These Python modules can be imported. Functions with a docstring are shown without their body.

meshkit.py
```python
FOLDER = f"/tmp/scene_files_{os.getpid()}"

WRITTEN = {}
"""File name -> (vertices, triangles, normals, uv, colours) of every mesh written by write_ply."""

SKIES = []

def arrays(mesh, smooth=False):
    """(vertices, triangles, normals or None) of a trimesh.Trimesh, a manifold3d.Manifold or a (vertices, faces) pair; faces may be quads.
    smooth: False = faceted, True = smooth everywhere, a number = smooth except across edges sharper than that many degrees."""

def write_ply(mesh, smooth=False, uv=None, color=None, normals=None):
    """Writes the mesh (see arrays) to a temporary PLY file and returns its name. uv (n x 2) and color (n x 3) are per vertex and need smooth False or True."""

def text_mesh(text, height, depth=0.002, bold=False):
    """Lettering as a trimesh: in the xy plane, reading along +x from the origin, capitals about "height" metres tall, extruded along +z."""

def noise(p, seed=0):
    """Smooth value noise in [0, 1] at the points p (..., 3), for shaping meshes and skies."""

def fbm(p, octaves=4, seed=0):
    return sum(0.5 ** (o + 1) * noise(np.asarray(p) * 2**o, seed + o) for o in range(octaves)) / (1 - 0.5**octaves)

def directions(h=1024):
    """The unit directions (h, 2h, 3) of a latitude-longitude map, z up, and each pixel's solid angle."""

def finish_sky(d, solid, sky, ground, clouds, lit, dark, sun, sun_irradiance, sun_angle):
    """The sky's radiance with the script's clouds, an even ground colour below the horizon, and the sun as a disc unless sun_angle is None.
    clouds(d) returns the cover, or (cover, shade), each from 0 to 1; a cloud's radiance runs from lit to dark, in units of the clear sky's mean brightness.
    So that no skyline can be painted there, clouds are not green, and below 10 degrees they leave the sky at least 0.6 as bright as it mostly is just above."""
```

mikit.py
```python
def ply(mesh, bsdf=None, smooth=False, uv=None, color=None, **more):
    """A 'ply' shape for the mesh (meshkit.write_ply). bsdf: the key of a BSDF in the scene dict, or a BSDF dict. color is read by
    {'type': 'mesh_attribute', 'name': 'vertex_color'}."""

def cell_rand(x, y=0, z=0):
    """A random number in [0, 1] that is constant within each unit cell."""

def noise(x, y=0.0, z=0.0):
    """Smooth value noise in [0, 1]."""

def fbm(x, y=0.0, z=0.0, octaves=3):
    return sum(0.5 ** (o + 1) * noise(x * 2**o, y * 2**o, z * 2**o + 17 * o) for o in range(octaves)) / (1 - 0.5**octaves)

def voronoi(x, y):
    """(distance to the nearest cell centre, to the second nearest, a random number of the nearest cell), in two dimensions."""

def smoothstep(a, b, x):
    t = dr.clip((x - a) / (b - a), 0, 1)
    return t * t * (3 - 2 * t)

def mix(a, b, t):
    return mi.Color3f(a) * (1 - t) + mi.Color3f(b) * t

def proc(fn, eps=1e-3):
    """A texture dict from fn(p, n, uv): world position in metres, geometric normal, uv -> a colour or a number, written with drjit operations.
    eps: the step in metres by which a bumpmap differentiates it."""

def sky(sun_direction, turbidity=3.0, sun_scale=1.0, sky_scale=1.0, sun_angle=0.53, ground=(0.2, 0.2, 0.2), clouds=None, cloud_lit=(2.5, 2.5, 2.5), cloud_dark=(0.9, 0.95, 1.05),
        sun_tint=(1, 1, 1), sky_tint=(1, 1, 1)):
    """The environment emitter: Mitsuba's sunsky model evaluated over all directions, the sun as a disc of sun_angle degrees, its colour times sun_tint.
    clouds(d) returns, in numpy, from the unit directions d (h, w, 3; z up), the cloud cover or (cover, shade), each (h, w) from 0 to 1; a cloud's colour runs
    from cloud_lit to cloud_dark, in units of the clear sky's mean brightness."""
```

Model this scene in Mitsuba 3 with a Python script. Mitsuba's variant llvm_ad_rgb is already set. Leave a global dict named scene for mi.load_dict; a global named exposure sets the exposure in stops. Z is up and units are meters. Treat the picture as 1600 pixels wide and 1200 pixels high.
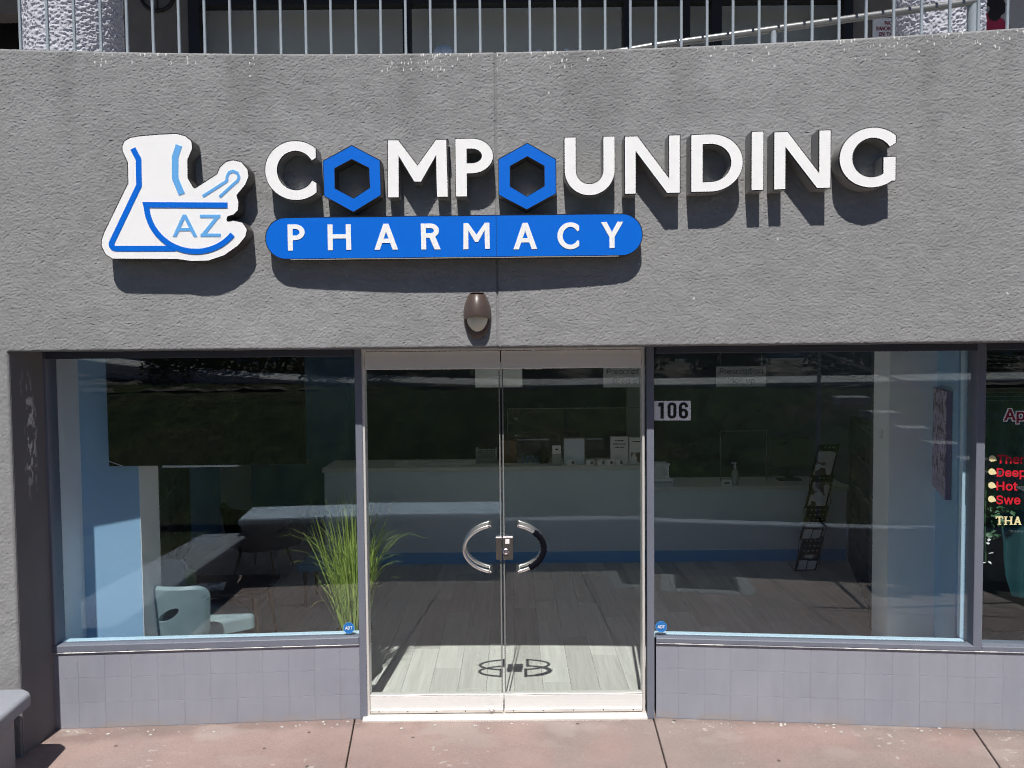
import math
import numpy as np
import trimesh
import drjit as dr
import mitsuba as mi
import shapely
from shapely import affinity
from shapely.geometry import Polygon, LineString, Point, box as sbox
from shapely.ops import unary_union
import mikit
import meshkit
from mikit import proc, noise, fbm, voronoi, cell_rand, smoothstep, mix

T = mi.ScalarTransform4f
rng = np.random.default_rng(7)

# ---------------------------------------------------------------- camera, sky, exposure
CAM_Y, CAM_Z, PITCH, ROLL = -5.0052, 2.4149, 0.0426, 0.0093
fw = np.array([0, math.cos(PITCH), -math.sin(PITCH)])
up = np.array([math.sin(ROLL), math.sin(PITCH) * math.cos(ROLL), math.cos(PITCH) * math.cos(ROLL)])
eye = np.array([0, CAM_Y, CAM_Z])
scene = {"type": "scene",
         "camera": {"type": "perspective", "fov": 67.38, "fov_axis": "x", "near_clip": 0.05, "far_clip": 500.0,
                    "to_world": T().look_at(origin=eye.tolist(), target=(eye + fw).tolist(), up=up.tolist())},
         "sky": mikit.sky((-0.095, -1.0, 1.655), turbidity=3, sky_scale=0.30, sun_tint=(0.86, 0.98, 1.19), sky_tint=(0.85, 0.97, 1.2))}
exposure = 2.0
labels = {}

# ---------------------------------------------------------------- helpers
def M(key, base, rough=0.6, metallic=0.0, spec=0.5, bump=None, bump_scale=1.0, **kw):
    c = base if isinstance(base, dict) else {"type": "rgb", "value": list(base)}
    d = {"type": "principled", "base_color": c, "roughness": rough, "metallic": metallic, "specular": spec, **kw}
    if bump is not None:
        d = {"type": "bumpmap", "arbitrary": bump, "scale": bump_scale, "bsdf": d}
    scene[key] = {"type": "twosided", "bsdf": d}

def box(x0, x1, y0, y1, z0, z1, ch=0.0):
    lo, hi = np.array([min(x0, x1), min(y0, y1), min(z0, z1)]), np.array([max(x0, x1), max(y0, y1), max(z0, z1)])
    if ch <= 0:
        m = trimesh.creation.box(extents=hi - lo)
        m.apply_translation((lo + hi) / 2)
        return m
    ch = min(ch, 0.45 * (hi - lo).min())
    pts = []
    for sx in (0, 1):
        for sy in (0, 1):
            for sz in (0, 1):
                c = np.where([sx, sy, sz], hi, lo)
                s = np.where([sx, sy, sz], -ch, ch)
                for k in range(3):
                    d = s.copy(); d[k] = 0
                    pts.append(c + d)
    return trimesh.convex.convex_hull(np.array(pts))

def extr(poly, depth):
    """polygon in (x, z), extruded from y=0 to y=depth"""
    ms = []
    for g in getattr(poly, "geoms", [poly]):
        if g.geom_type != "Polygon" or g.area < 1e-9:
            continue
        m = trimesh.creation.extrude_polygon(g, depth, engine="earcut")
        m.apply_transform([[1, 0, 0, 0], [0, 0, 1, 0], [0, 1, 0, 0], [0, 0, 0, 1]])
        m.invert()
        ms.append(m)
    return trimesh.util.concatenate(ms)

def tube(pts, r, n=10, closed=False):
    p = np.asarray(pts, float)
    r = np.broadcast_to(r, (len(p),))
    t = np.gradient(p, axis=0)
    t /= np.linalg.norm(t, axis=1, keepdims=True) + 1e-12
    ref = np.array([0, 0, 1.0]) if abs(t[0][2]) < 0.9 else np.array([1.0, 0, 0])
    a = np.cross(t[0], ref); a /= np.linalg.norm(a)
    A = [a]
    for i in range(1, len(p)):
        a = A[-1] - t[i] * A[-1].dot(t[i]); A.append(a / np.linalg.norm(a))
    A = np.array(A); B = np.cross(t, A)
    ang = np.arange(n) * 2 * np.pi / n
    v = p[:, None] + r[:, None, None] * (np.cos(ang)[None, :, None] * A[:, None] + np.sin(ang)[None, :, None] * B[:, None])
    v = v.reshape(-1, 3)
    f = []
    for i in range(len(p) - 1):
        for j in range(n):
            k = (j + 1) % n
            a0, b0, c0, d0 = i * n + j, i * n + k, (i + 1) * n + k, (i + 1) * n + j
            f += [[a0, b0, c0], [a0, c0, d0]]
    e = (len(p) - 1) * n
    for j in range(1, n - 1):
        f += [[0, j + 1, j], [e, e + j, e + j + 1]]
    return trimesh.Trimesh(v, np.array(f), process=False)

def grid(P):
    """quad grid of points (m, n, 3) as a mesh"""
    m, n = P.shape[:2]
    i = np.arange(m * n).reshape(m, n)
    q = np.stack([i[:-1, :-1], i[1:, :-1], i[1:, 1:], i[:-1, 1:]], -1).reshape(-1, 4)
    return trimesh.Trimesh(P.reshape(-1, 3), np.vstack([q[:, [0, 1, 2]], q[:, [0, 2, 3]]]), process=False)

def lathe(prof, n=32):
    a = np.linspace(0, 2 * np.pi, n + 1)
    p = np.array(prof)
    return grid(np.stack([p[:, 0][:, None] * np.cos(a), p[:, 0][:, None] * np.sin(a), np.broadcast_to(p[:, 1][:, None], (len(p), n + 1))], -1))

def cat(*m):
    return trimesh.util.concatenate([x for x in m])

def place(m, ang=0.0, loc=(0, 0, 0), pivot=None):
    m = m.copy()
    c, s = math.cos(ang), math.sin(ang)
    X = np.eye(4); X[:2, :2] = [[c, -s], [s, c]]; X[:3, 3] = loc
    m.apply_transform(X)
    return m

used = {}
def uniq(key):
    if key not in used:
        used[key] = 0
        return key
    used[key] += 1
    return f"{key}_{used[key]:03d}"

def add(name, mesh, mat, parent=None, smooth=False, label=None, category=None, group=None, kind=None, **kw):
    key = uniq((parent + "__" if parent else "") + name)
    scene[key] = mikit.ply(mesh, mat, smooth=smooth, **kw)
    d = {k: v for k, v in dict(label=label, category=category, group=group, kind=kind).items() if v}
    if d:
        labels[key] = d
    return key

def thing(name, label, category, group=None):
    key = uniq(name)
    labels[key] = {"label": label, "category": category}
    if group:
        labels[key]["group"] = group
    return key

def yf(x):            # front of the curved stucco facade
    return -0.3606 - 0.0298 * x - 0.0237 * x * x
def yfp(x):
    return -0.0298 - 0.0474 * x

LA, LO = math.atan(0.0522), (-1.0, 0.0086, 0)      # left shop window line
RA, RO = math.atan(-0.0933), (0.93, -0.0172, 0)    # right shop window line
def Lw(m): return place(m, LA, LO)
def Rw(m): return place(m, RA, RO)

# ---------------------------------------------------------------- materials
def stucco_col(p, n, uv):
    v = fbm(p.x * 1.3, p.z * 1.3 + 3, p.y, 4)
    w = fbm(p.x * 14, p.z * 20, p.y * 14, 3)
    c = mix((0.247, 0.250, 0.256), (0.290, 0.292, 0.297), v) * (0.86 + 0.28 * w)
    # damp streaks below the coping, old paint drips and chips
    st = smoothstep(0.52, 0.8, noise(p.x * 5.0, p.z * 0.5, 4)) * smoothstep(3.2, 4.2, p.z)
    c = c * (1 - 0.14 * st)
    c = c * (1 + 0.10 * smoothstep(0.55, 0.7, fbm(p.x * 0.8 + 4, p.z * 2.2, 6, 4)))
    a = voronoi(p.x * 70.0, p.z * 26.0)
    clus = smoothstep(0.50, 0.72, noise(p.x * 2.2 + 9.3, 1.7, 0)) * 0.6 + smoothstep(0.5, 0.8, noise(p.x * 6 + 2, 8.7, 0)) * 0.4
    zone = smoothstep(4.10, 4.195, p.z + 0.07 * noise(p.x * 7, 3, 0)) * smoothstep(4.205, 4.19, p.z)
    drip = dr.select((a[2] < 0.50 * clus * zone) & (a[0] < 0.20 + 0.15 * noise(p.x * 40, p.z * 20, 2)) & (noise(p.x * 150, p.z * 60, 9) > 0.42), 1.0, 0.0)
    b = voronoi(p.x * 9.0 + 40, p.z * 9.0)
    chip = dr.select((b[2] < 0.012) & (b[0] < 0.06) & (p.z > 2.5), 1.0, 0.0)
    # pale scrape down the left reveal
    s1 = smoothstep(0.50, 0.72, fbm(p.y * 45, p.z * 14, 5, 3)) * smoothstep(0.09, 0.02, dr.abs(p.y + 0.29 + 0.03 * noise(p.z * 3, 1, 1)))
    s1 = s1 * smoothstep(1.55, 1.75, p.z) * smoothstep(2.3, 2.05, p.z) * dr.select((dr.abs(p.x + 2.968) < 0.02), 1.0, 0.0)
    return mix(c, mi.Color3f(0.62, 0.62, 0.61), dr.clip(dr.maximum(drip, chip) + 0.8 * s1, 0, 1))
M("m_stucco", proc(stucco_col), 0.85, spec=0.25)
M("m_reveal_shaded", proc(lambda p, n, uv: mix(mix((0.150, 0.147, 0.153), (0.185, 0.181, 0.186), fbm(p.y * 5, p.z * 3, p.x, 3)), (0.62, 0.62, 0.60),
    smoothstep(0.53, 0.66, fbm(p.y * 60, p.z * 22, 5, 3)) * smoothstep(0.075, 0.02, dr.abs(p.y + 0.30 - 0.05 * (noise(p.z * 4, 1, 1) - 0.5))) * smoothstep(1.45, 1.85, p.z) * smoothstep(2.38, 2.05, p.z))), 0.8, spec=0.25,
  bump=proc(lambda p, n, uv: 0.004 * fbm(p.y * 40, p.z * 40, p.x * 40, 3)), bump_scale=1.0)  # base darker than the stucco: shade of the reveal put into its colour
M("m_soffit", (0.25, 0.25, 0.255), 0.85)
M("m_column", proc(lambda p, n, uv: mix((0.42, 0.43, 0.49), (0.54, 0.55, 0.61), fbm(p.x * 20, p.z * 20, p.y * 20, 3))), 0.85, spec=0.25)
M("m_coping", proc(lambda p, n, uv: mix((0.42, 0.41, 0.39), (0.62, 0.61, 0.58), fbm(p.x * 30, p.y * 30, 1, 3))), 0.85)
M("m_dark_joint", (0.03, 0.03, 0.032), 0.9)

def tile_col(p, n, uv):
    t = fbm(p.x * 2.1, p.z * 2.1, 2, 3)
    c = mix((0.268, 0.282, 0.335), (0.310, 0.322, 0.368), t) * (0.95 + 0.1 * fbm(p.x * 22, p.z * 5, 7, 3))
    g = cell_rand(dr.floor(p.x * 6.02), dr.floor(p.z * 6.02), 3)
    c = c * (0.985 + 0.03 * g)
    dirt = smoothstep(0.07, 0.0, p.z) * smoothstep(0.4, 0.7, fbm(p.x * 8, p.z * 8, 4, 3))
    return mix(c, mi.Color3f(0.34, 0.29, 0.26), 0.6 * dirt)
M("m_tile", proc(tile_col), 0.55, spec=0.3, bump=proc(lambda p, n, uv: 0.0012 * fbm(p.x * 28, p.z * 28, p.y * 5, 3)), bump_scale=1.0)
M("m_grout", (0.22, 0.23, 0.27), 0.8)
M("m_frame", proc(lambda p, n, uv: mix((0.145, 0.165, 0.21), (0.18, 0.195, 0.24), fbm(p.x * 9, p.z * 3, p.y * 9, 3))), 0.5, spec=0.4)
M("m_frame_shaded", (0.05, 0.058, 0.085), 0.5)  # same frame paint with the shade under the soffit put into the colour
M("m_sealant", proc(lambda p, n, uv: mix((0.36, 0.37, 0.40), (0.75, 0.75, 0.73), smoothstep(0.45, 0.65, fbm(p.x * 12, p.z * 40, 3, 3)))), 0.7)
M("m_sill_blue", (0.55, 0.74, 0.88), 0.5)
M("m_alu", proc(lambda p, n, uv: mix((0.68, 0.68, 0.67), (0.77, 0.77, 0.76), fbm(p.x * 1.5, p.z * 120, p.y * 60, 3))), 0.42, spec=0.5)
M("m_alu_edge", (0.74, 0.73, 0.70), 0.35, metallic=0.3)
M("m_threshold", proc(lambda p, n, uv: mix((0.62, 0.58, 0.54), (0.78, 0.76, 0.73), fbm(p.x * 6, p.y * 40, 1, 3))), 0.4, metallic=0.2)
M("m_chrome", (0.90, 0.89, 0.87), 0.32, metallic=1.0)
scene["m_steel"] = {"type": "roughconductor", "material": "Cr", "alpha": 0.22}
M("m_lock", (0.10, 0.09, 0.085), 0.35, metallic=0.4)
M("m_black", (0.012, 0.012, 0.014), 0.5)
M("m_black_fabric", (0.004, 0.004, 0.008), 0.95, spec=0.1)
M("m_screen", (0.004, 0.004, 0.005), 0.55, spec=0.1)
M("m_white", (0.80, 0.80, 0.80), 0.5)
M("m_sign_white", (0.92, 0.92, 0.92), 0.4)
M("m_return", (0.22, 0.22, 0.215), 0.3)
M("m_return_dark", (0.07, 0.065, 0.06), 0.4)
M("m_trim", (0.012, 0.012, 0.014), 0.4)
M("m_sign_blue", (0.0, 0.145, 0.70), 0.35)
M("m_sign_light_blue", (0.14, 0.42, 0.83), 0.4)
M("m_paper", (0.86, 0.87, 0.86), 0.7)
M("m_translucent_sign", (0.72, 0.77, 0.76), 0.5)
M("m_text_dark", (0.02, 0.03, 0.06), 0.6)
M("m_text_grey", (0.12, 0.13, 0.14), 0.6)
M("m_sticker_blue", (0.02, 0.17, 0.50), 0.4)
M("m_red", (0.62, 0.012, 0.03), 0.5)
M("m_maroon", (0.22, 0.012, 0.03), 0.5)
M("m_cream", (0.83, 0.74, 0.40), 0.5)
M("m_rail", (0.30, 0.345, 0.39), 0.4, spec=0.5)
M("m_handrail", (0.24, 0.245, 0.25), 0.35, metallic=0.4)
M("m_lamp_brown", (0.085, 0.06, 0.052), 0.38, spec=0.6)
M("m_lamp_lens", (0.62, 0.61, 0.50), 0.3, spec=0.6)
M("m_upper_wall", proc(lambda p, n, uv: mix((0.17, 0.155, 0.14), (0.21, 0.195, 0.18), fbm(p.x * 12, p.z * 12, 1, 3))), 0.85)
M("m_upper_blind", (0.66, 0.67, 0.62), 0.7)
M("m_ceiling", (0.80, 0.80, 0.80), 0.8)

def wood(p, n, uv):
    col = dr.floor((p.x + 10) / 0.2)
    r = cell_rand(col, dr.floor((p.y + 10 + 0.37 * col) / 1.22), 5)
    g = fbm(p.x * 38 + 13 * r, p.y * 2.4 + 7 * r, 3 * r, 4)
    fine = noise(p.x * 190, p.y * 7, 9 * r)
    c = mix((0.48, 0.485, 0.47), (0.66, 0.665, 0.645), g)
    return c * (0.82 + 0.26 * r) * (0.93 + 0.12 * fine)
M("m_plank", proc(wood), 0.5, spec=0.3)

def pave(p, n, uv):
    a = fbm(p.x * 0.9, p.y * 1.6, 1, 4)
    b = fbm(p.x * 5, p.y * 7, 6, 4)
    c = mix((0.290, 0.208, 0.188), (0.345, 0.262, 0.240), a)
    c = mix(c, mi.Color3f(0.262, 0.228, 0.213), 0.6 * smoothstep(0.42, 0.72, fbm(p.x * 1.7 + 5, p.y * 1.3, 3, 3)))
    c = c * (0.90 + 0.20 * b) * (0.90 + 0.20 * noise(p.x * 170, p.y * 170, 2))
    spot = smoothstep(0.74, 0.80, fbm(p.x * 24, p.y * 34, 5, 3)) * smoothstep(0.55, 0.75, noise(p.x * 3, p.y * 5, 9))
    c = mix(c, mi.Color3f(0.46, 0.42, 0.39), 0.7 * spot)
    d = voronoi(p.x * 4 + 31, p.y * 4)
    c = mix(c, mi.Color3f(0.05, 0.04, 0.035), dr.select((d[2] < 0.10) & (d[0] < 0.035 + 0.02 * noise(p.x * 90, p.y * 90, 1)), 0.75, 0.0))
    pale = smoothstep(0.56, 0.72, fbm(p.x * 3.1 + 2, p.y * 5.5, 8, 4)) * smoothstep(-0.75, -0.1, p.y + 0.033 * p.x * p.x)
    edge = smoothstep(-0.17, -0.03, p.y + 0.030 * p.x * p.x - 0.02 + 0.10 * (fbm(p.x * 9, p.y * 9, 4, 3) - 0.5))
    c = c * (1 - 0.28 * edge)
    return mix(c, mi.Color3f(0.40, 0.35, 0.32), 0.4 * pale)
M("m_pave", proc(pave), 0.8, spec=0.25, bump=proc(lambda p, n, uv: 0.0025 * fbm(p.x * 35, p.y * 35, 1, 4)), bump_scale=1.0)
M("m_joint", (0.035, 0.028, 0.025), 0.95)
M("m_concrete", proc(lambda p, n, uv: mix((0.27, 0.265, 0.265), (0.38, 0.375, 0.37), fbm(p.x * 4, p.y * 4, p.z * 4, 4))), 0.85)
M("m_cap_blue", proc(lambda p, n, uv: mix((0.50, 0.60, 0.72), (0.58, 0.68, 0.80), fbm(p.x * 5, p.y * 5, p.z * 5, 4))), 0.7)
M("m_cap", proc(lambda p, n, uv: mix((0.235, 0.25, 0.29), (0.29, 0.305, 0.34), fbm(p.x * 5, p.y * 5, p.z * 5, 4))), 0.7)
M("m_wall_face", proc(lambda p, n, uv: mix((0.26, 0.265, 0.28), (0.33, 0.33, 0.345), fbm(p.x * 7, p.y * 7, p.z * 7, 4))), 0.85,
  bump=proc(lambda p, n, uv: 0.006 * fbm(p.x * 30, p.y * 30, p.z * 30, 3)), bump_scale=1.0)
def lawn(p, n, uv):
    g = fbm(p.x * 0.8, p.y * 0.8, 2, 4)
    c = mix((0.013, 0.026, 0.008), (0.030, 0.045, 0.012), fbm(p.x * 9, p.y * 4, 1, 4))
    return mix(c, mi.Color3f(0.05, 0.042, 0.022), 0.7 * smoothstep(0.5, 0.72, g)) * (0.35 + 1.3 * noise(p.x * 50, p.y * 18, 3)) * (0.6 + 0.8 * noise(p.x * 6, p.y * 2.5, 8))
M("m_lawn", proc(lawn), 0.95, spec=0.1)
M("m_rocks", proc(lambda p, n, uv: mix((0.03, 0.025, 0.02), (0.16, 0.13, 0.11), voronoi(p.x * 9, p.y * 9)[2])), 0.95)
M("m_curb", proc(lambda p, n, uv: mix((0.40, 0.39, 0.37), (0.55, 0.54, 0.52), fbm(p.x * 3, p.y * 3, 1, 3))), 0.85)
M("m_asphalt", (0.06, 0.06, 0.062), 0.9)
M("m_bark", (0.09, 0.07, 0.05), 0.9)
M("m_leaf", proc(lambda p, n, uv: mix((0.02, 0.045, 0.012), (0.07, 0.10, 0.025), noise(p.x * 7, p.y * 7, p.z * 7))), 0.7)
M("m_leaf_warm", proc(lambda p, n, uv: mix((0.05, 0.05, 0.015), (0.14, 0.10, 0.03), noise(p.x * 9, p.y * 9, p.z * 9))), 0.7)
M("m_far_wall", (0.55, 0.52, 0.48), 0.85)
M("m_int_white", (0.84, 0.87, 0.88), 0.7)
M("m_int_blue", (0.30, 0.50, 0.72), 0.6)
M("m_int_pale_blue", (0.58, 0.69, 0.78), 0.6)
M("m_counter", (0.76, 0.84, 0.90), 0.55)
M("m_kick", (0.20, 0.48, 0.84), 0.5)
M("m_counter_top", (0.70, 0.72, 0.68), 0.45)
M("m_int_dark", (0.075, 0.095, 0.105), 0.7)
M("m_int_navy", (0.11, 0.22, 0.33), 0.7)
M("m_int_grey", (0.36, 0.39, 0.39), 0.7)
M("m_teal_leather", proc(lambda p, n, uv: mix((0.20, 0.29, 0.325), (0.29, 0.385, 0.41), fbm(p.x * 9, p.y * 9, p.z * 9, 4))), 0.42, spec=0.5)
M("m_wood_leg", (0.16, 0.10, 0.06), 0.5)
M("m_tissue_green", proc(lambda p, n, uv: mix((0.16, 0.26, 0.07), (0.42, 0.48, 0.20), fbm(p.x * 40, p.y * 40, p.z * 40, 3))), 0.6)
M("m_magazine", proc(lambda p, n, uv: mix((0.62, 0.62, 0.68), (0.10, 0.16, 0.20), smoothstep(0.48, 0.58, fbm(p.x * 13, p.y * 13, 3, 3)))), 0.35)
M("m_brochure", proc(lambda p, n, uv: mix((0.84, 0.84, 0.80), (0.16, 0.12, 0.11), smoothstep(0.50, 0.60, fbm(p.x * 11, p.z * 11, p.y * 11, 3)))), 0.45)
M("m_canvas", proc(lambda p, n, uv: mix(mix((0.36, 0.27, 0.46), (0.50, 0.44, 0.52), fbm(p.y * 8, p.z * 8, 1, 3)), (0.16, 0.12, 0.18), smoothstep(0.50, 0.62, fbm(p.y * 26, p.z * 30, 4, 4)) * smoothstep(1.3, 1.6, p.z))), 0.7)
M("m_canvas_edge", (0.15, 0.11, 0.24), 0.7)
scene["m_blade"] = {"type": "twosided", "bsdf": {"type": "principled", "base_color": proc(lambda p, n, uv: mix((0.16, 0.27, 0.035), (0.52, 0.66, 0.18), noise(p.x * 120, p.y * 120, p.z * 3))), "roughness": 0.5, "specular": 0.3}}
M("m_pot", (0.012, 0.012, 0.013), 0.45)
M("m_teal_curtain", (0.006, 0.06, 0.07), 0.8)
M("m_blind", (0.10, 0.11, 0.13), 0.5)
M("m_vine", (0.05, 0.13, 0.06), 0.5)
M("m_clear_edge", (0.20, 0.21, 0.205), 0.3)
M("m_plate", (0.93, 0.93, 0.93), 0.5)
M("m_skin", (0.35, 0.18, 0.13), 0.6)
M("m_hair", (0.02, 0.014, 0.012), 0.5)
M("m_poster_red", (0.42, 0.03, 0.08), 0.6)
M("m_poster_bg", (0.42, 0.42, 0.42), 0.6)
M("m_lock_sticker", (0.85, 0.85, 0.83), 0.5)
scene["m_glass"] = {"type": "thindielectric", "int_ior": 1.70, "specular_transmittance": {"type": "rgb", "value": [0.90, 0.94, 0.95]}, "specular_reflectance": {"type": "rgb", "value": [0.86, 0.97, 1.0]}}
scene["m_door_glass"] = {"type": "thindielectric", "int_ior": 1.60, "specular_transmittance": {"type": "rgb", "value": [0.92, 0.95, 0.93]}, "specular_reflectance": {"type": "rgb", "value": [0.86, 0.97, 1.0]}}
scene["m_upper_glass"] = {"type": "thindielectric", "int_ior": 1.25, "specular_transmittance": {"type": "rgb", "value": [0.80, 0.81, 0.80]}}
scene["m_shield"] = {"type": "thindielectric", "int_ior": 1.5}

# ---------------------------------------------------------------- ground, pavement
XE = [-5.2, -3.2, -1.062, 0.912, 2.965, 5.4]
def jx(i, y):      # radial joints
    s = [0.30, 0.16, -0.115, 0.055, 0.26, 0.40][i]
    return XE[i] + s * y
def sheet(pts, z):
    P = np.array([(x, y, z) for x, y in pts]); n = len(P)
    return trimesh.Trimesh(P, [[0, i, i + 1] for i in range(1, n - 1)], process=False)
base_x = [-9.0, 9.5]
pav = add("pavement", box(-5.4, 6.4, -3.72, 0.1, -0.2, -0.022), "m_joint", kind="structure", label="brown tinted concrete pavement in front of the shop, cut into slabs by joints", category="pavement")
ys = [0.06, -2.38, -3.72]
g = 0.0045
for r in range(2):
    for i in range(5):
        if r == 0 and i == 0:
            continue
        y1, y0 = ys[r] - (g if r else 0), ys[r + 1] + g
        q = Polygon([(jx(i, y1) + g, y1), (jx(i + 1, y1) - g, y1), (jx(i + 1, y0) - g, y0), (jx(i, y0) + g, y0)])
        if i >= 3 and r == 1:
            pass
        top = q.buffer(-0.004)
        a = np.array(q.exterior.coords[:-1]); b = np.array(top.exterior.coords[:-1])
        b = np.array([b[np.argmin(((b - p) ** 2).sum(1))] for p in a])
        V = np.vstack([np.c_[a, np.full(4, -0.03)], np.c_[a, np.full(4, -0.005)], np.c_[b, np.zeros(4)]])
        F = []
        for k in range(4):
            l = (k + 1) % 4
            for s0, s1 in ((0, 4), (4, 8)):
                F += [[s0 + k, s0 + l, s1 + l], [s0 + k, s1 + l, s1 + k]]
        F += [[8, 9, 10], [8, 10, 11]]
        add("slab", trimesh.Trimesh(V, F, process=False), "m_pave", pav)
# crumbs of mortar and grit that lie along the foot of the base walls
gd = np.random.default_rng(12)
cr = []
for i_ in range(90):
    x_ = gd.uniform(-3.0, 3.3)
    if -1.0 < x_ < 0.9 and gd.random() < 0.6:
        continue
    wy = -0.045 + (0.0086 + 0.0522 * (x_ + 1) if x_ < -1 else (-0.0172 - 0.0933 * (x_ - 0.93) if x_ > 0.93 else -0.05))
    sz = gd.uniform(0.003, 0.010)
    m_ = trimesh.creation.icosphere(subdivisions=0, radius=1.0)
    m_.vertices = m_.vertices * gd.uniform(0.6, 1.3, 3) * np.array([sz * 1.3, sz, sz * 0.5]) + [x_, wy - abs(gd.normal(0, 0.05)) - 0.01, sz * 0.3]
    cr.append(m_)
add("grit", cat(*cr), "m_curb", kind="stuff", label="pale crumbs of mortar and grit lying along the foot of the base walls", category="grit")
# drain grate in the pavement (behind the viewpoint side, seen in the glass)
gt = thing("drain_grate", "rectangular steel drain grate set in pale concrete in the pavement", "drain grate")
add("surround", cat(box(0.98, 1.9, -3.5, -3.36, -0.01, 0.004), box(0.98, 1.9, -2.84, -2.7, -0.01, 0.004), box(0.98, 1.12, -3.36, -2.84, -0.01, 0.004), box(1.76, 1.9, -3.36, -2.84, -0.01, 0.004)), "m_concrete", gt)
add("grating", cat(*[box(1.13, 1.75, -3.35 + 0.03 * k, -3.335 + 0.03 * k, -0.02, 0.006) for k in range(18)], box(1.12, 1.15, -3.36, -2.84, 0.004, 0.008), box(1.73, 1.76, -3.36, -2.84, 0.004, 0.008)), "m_lock", gt)

# the lawn bank opposite, its curb and the planting bed
xs, yy = np.linspace(-16, 16, 161), np.linspace(-3.78, -9.2, 90)
X, Y = np.meshgrid(xs, yy, indexing="ij")
Z = 0.46 + (-Y - 3.78) * 0.255 + 0.06 * meshkit.fbm(np.stack([X * 1.5, Y * 1.5, 0 * X], -1), 3) + 0.03 * meshkit.noise(np.stack([X * 14, Y * 14, 0 * X], -1))
add("lawn", grid(np.stack([X, Y, Z], -1)), "m_lawn", smooth=True, kind="structure", label="sloping lawn bank facing the shop", category="lawn")
cy = lambda x: -8.75 - 0.03 * (x - 1) ** 2 * (x < 1) - 0.05 * (x - 1) * (x > 1)
cx = np.linspace(-14, 14, 80)
cxy = np.array([cy(x) for x in cx]); lz = 0.46 + (-cxy - 3.78) * 0.255
add("curb", grid(np.stack([np.stack([cx, cxy + 0.1 + o, lz + dz], -1) for o, dz in ((0.004, -0.2), (0.0, 0.075), (-0.03, 0.09), (-0.36, 0.175), (-0.38, 0.0))], 0)), "m_curb", kind="structure", label="pale concrete curb along the top of the lawn", category="curb")
X, Y = np.meshgrid(np.linspace(-16, 16, 200), np.linspace(-8.7, -12.5, 40), indexing="ij")
Z = 1.72 + (-Y - 8.7) * 0.1 + 0.12 * meshkit.noise(np.stack([X * 5, Y * 5, 0 * X], -1))
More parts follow.
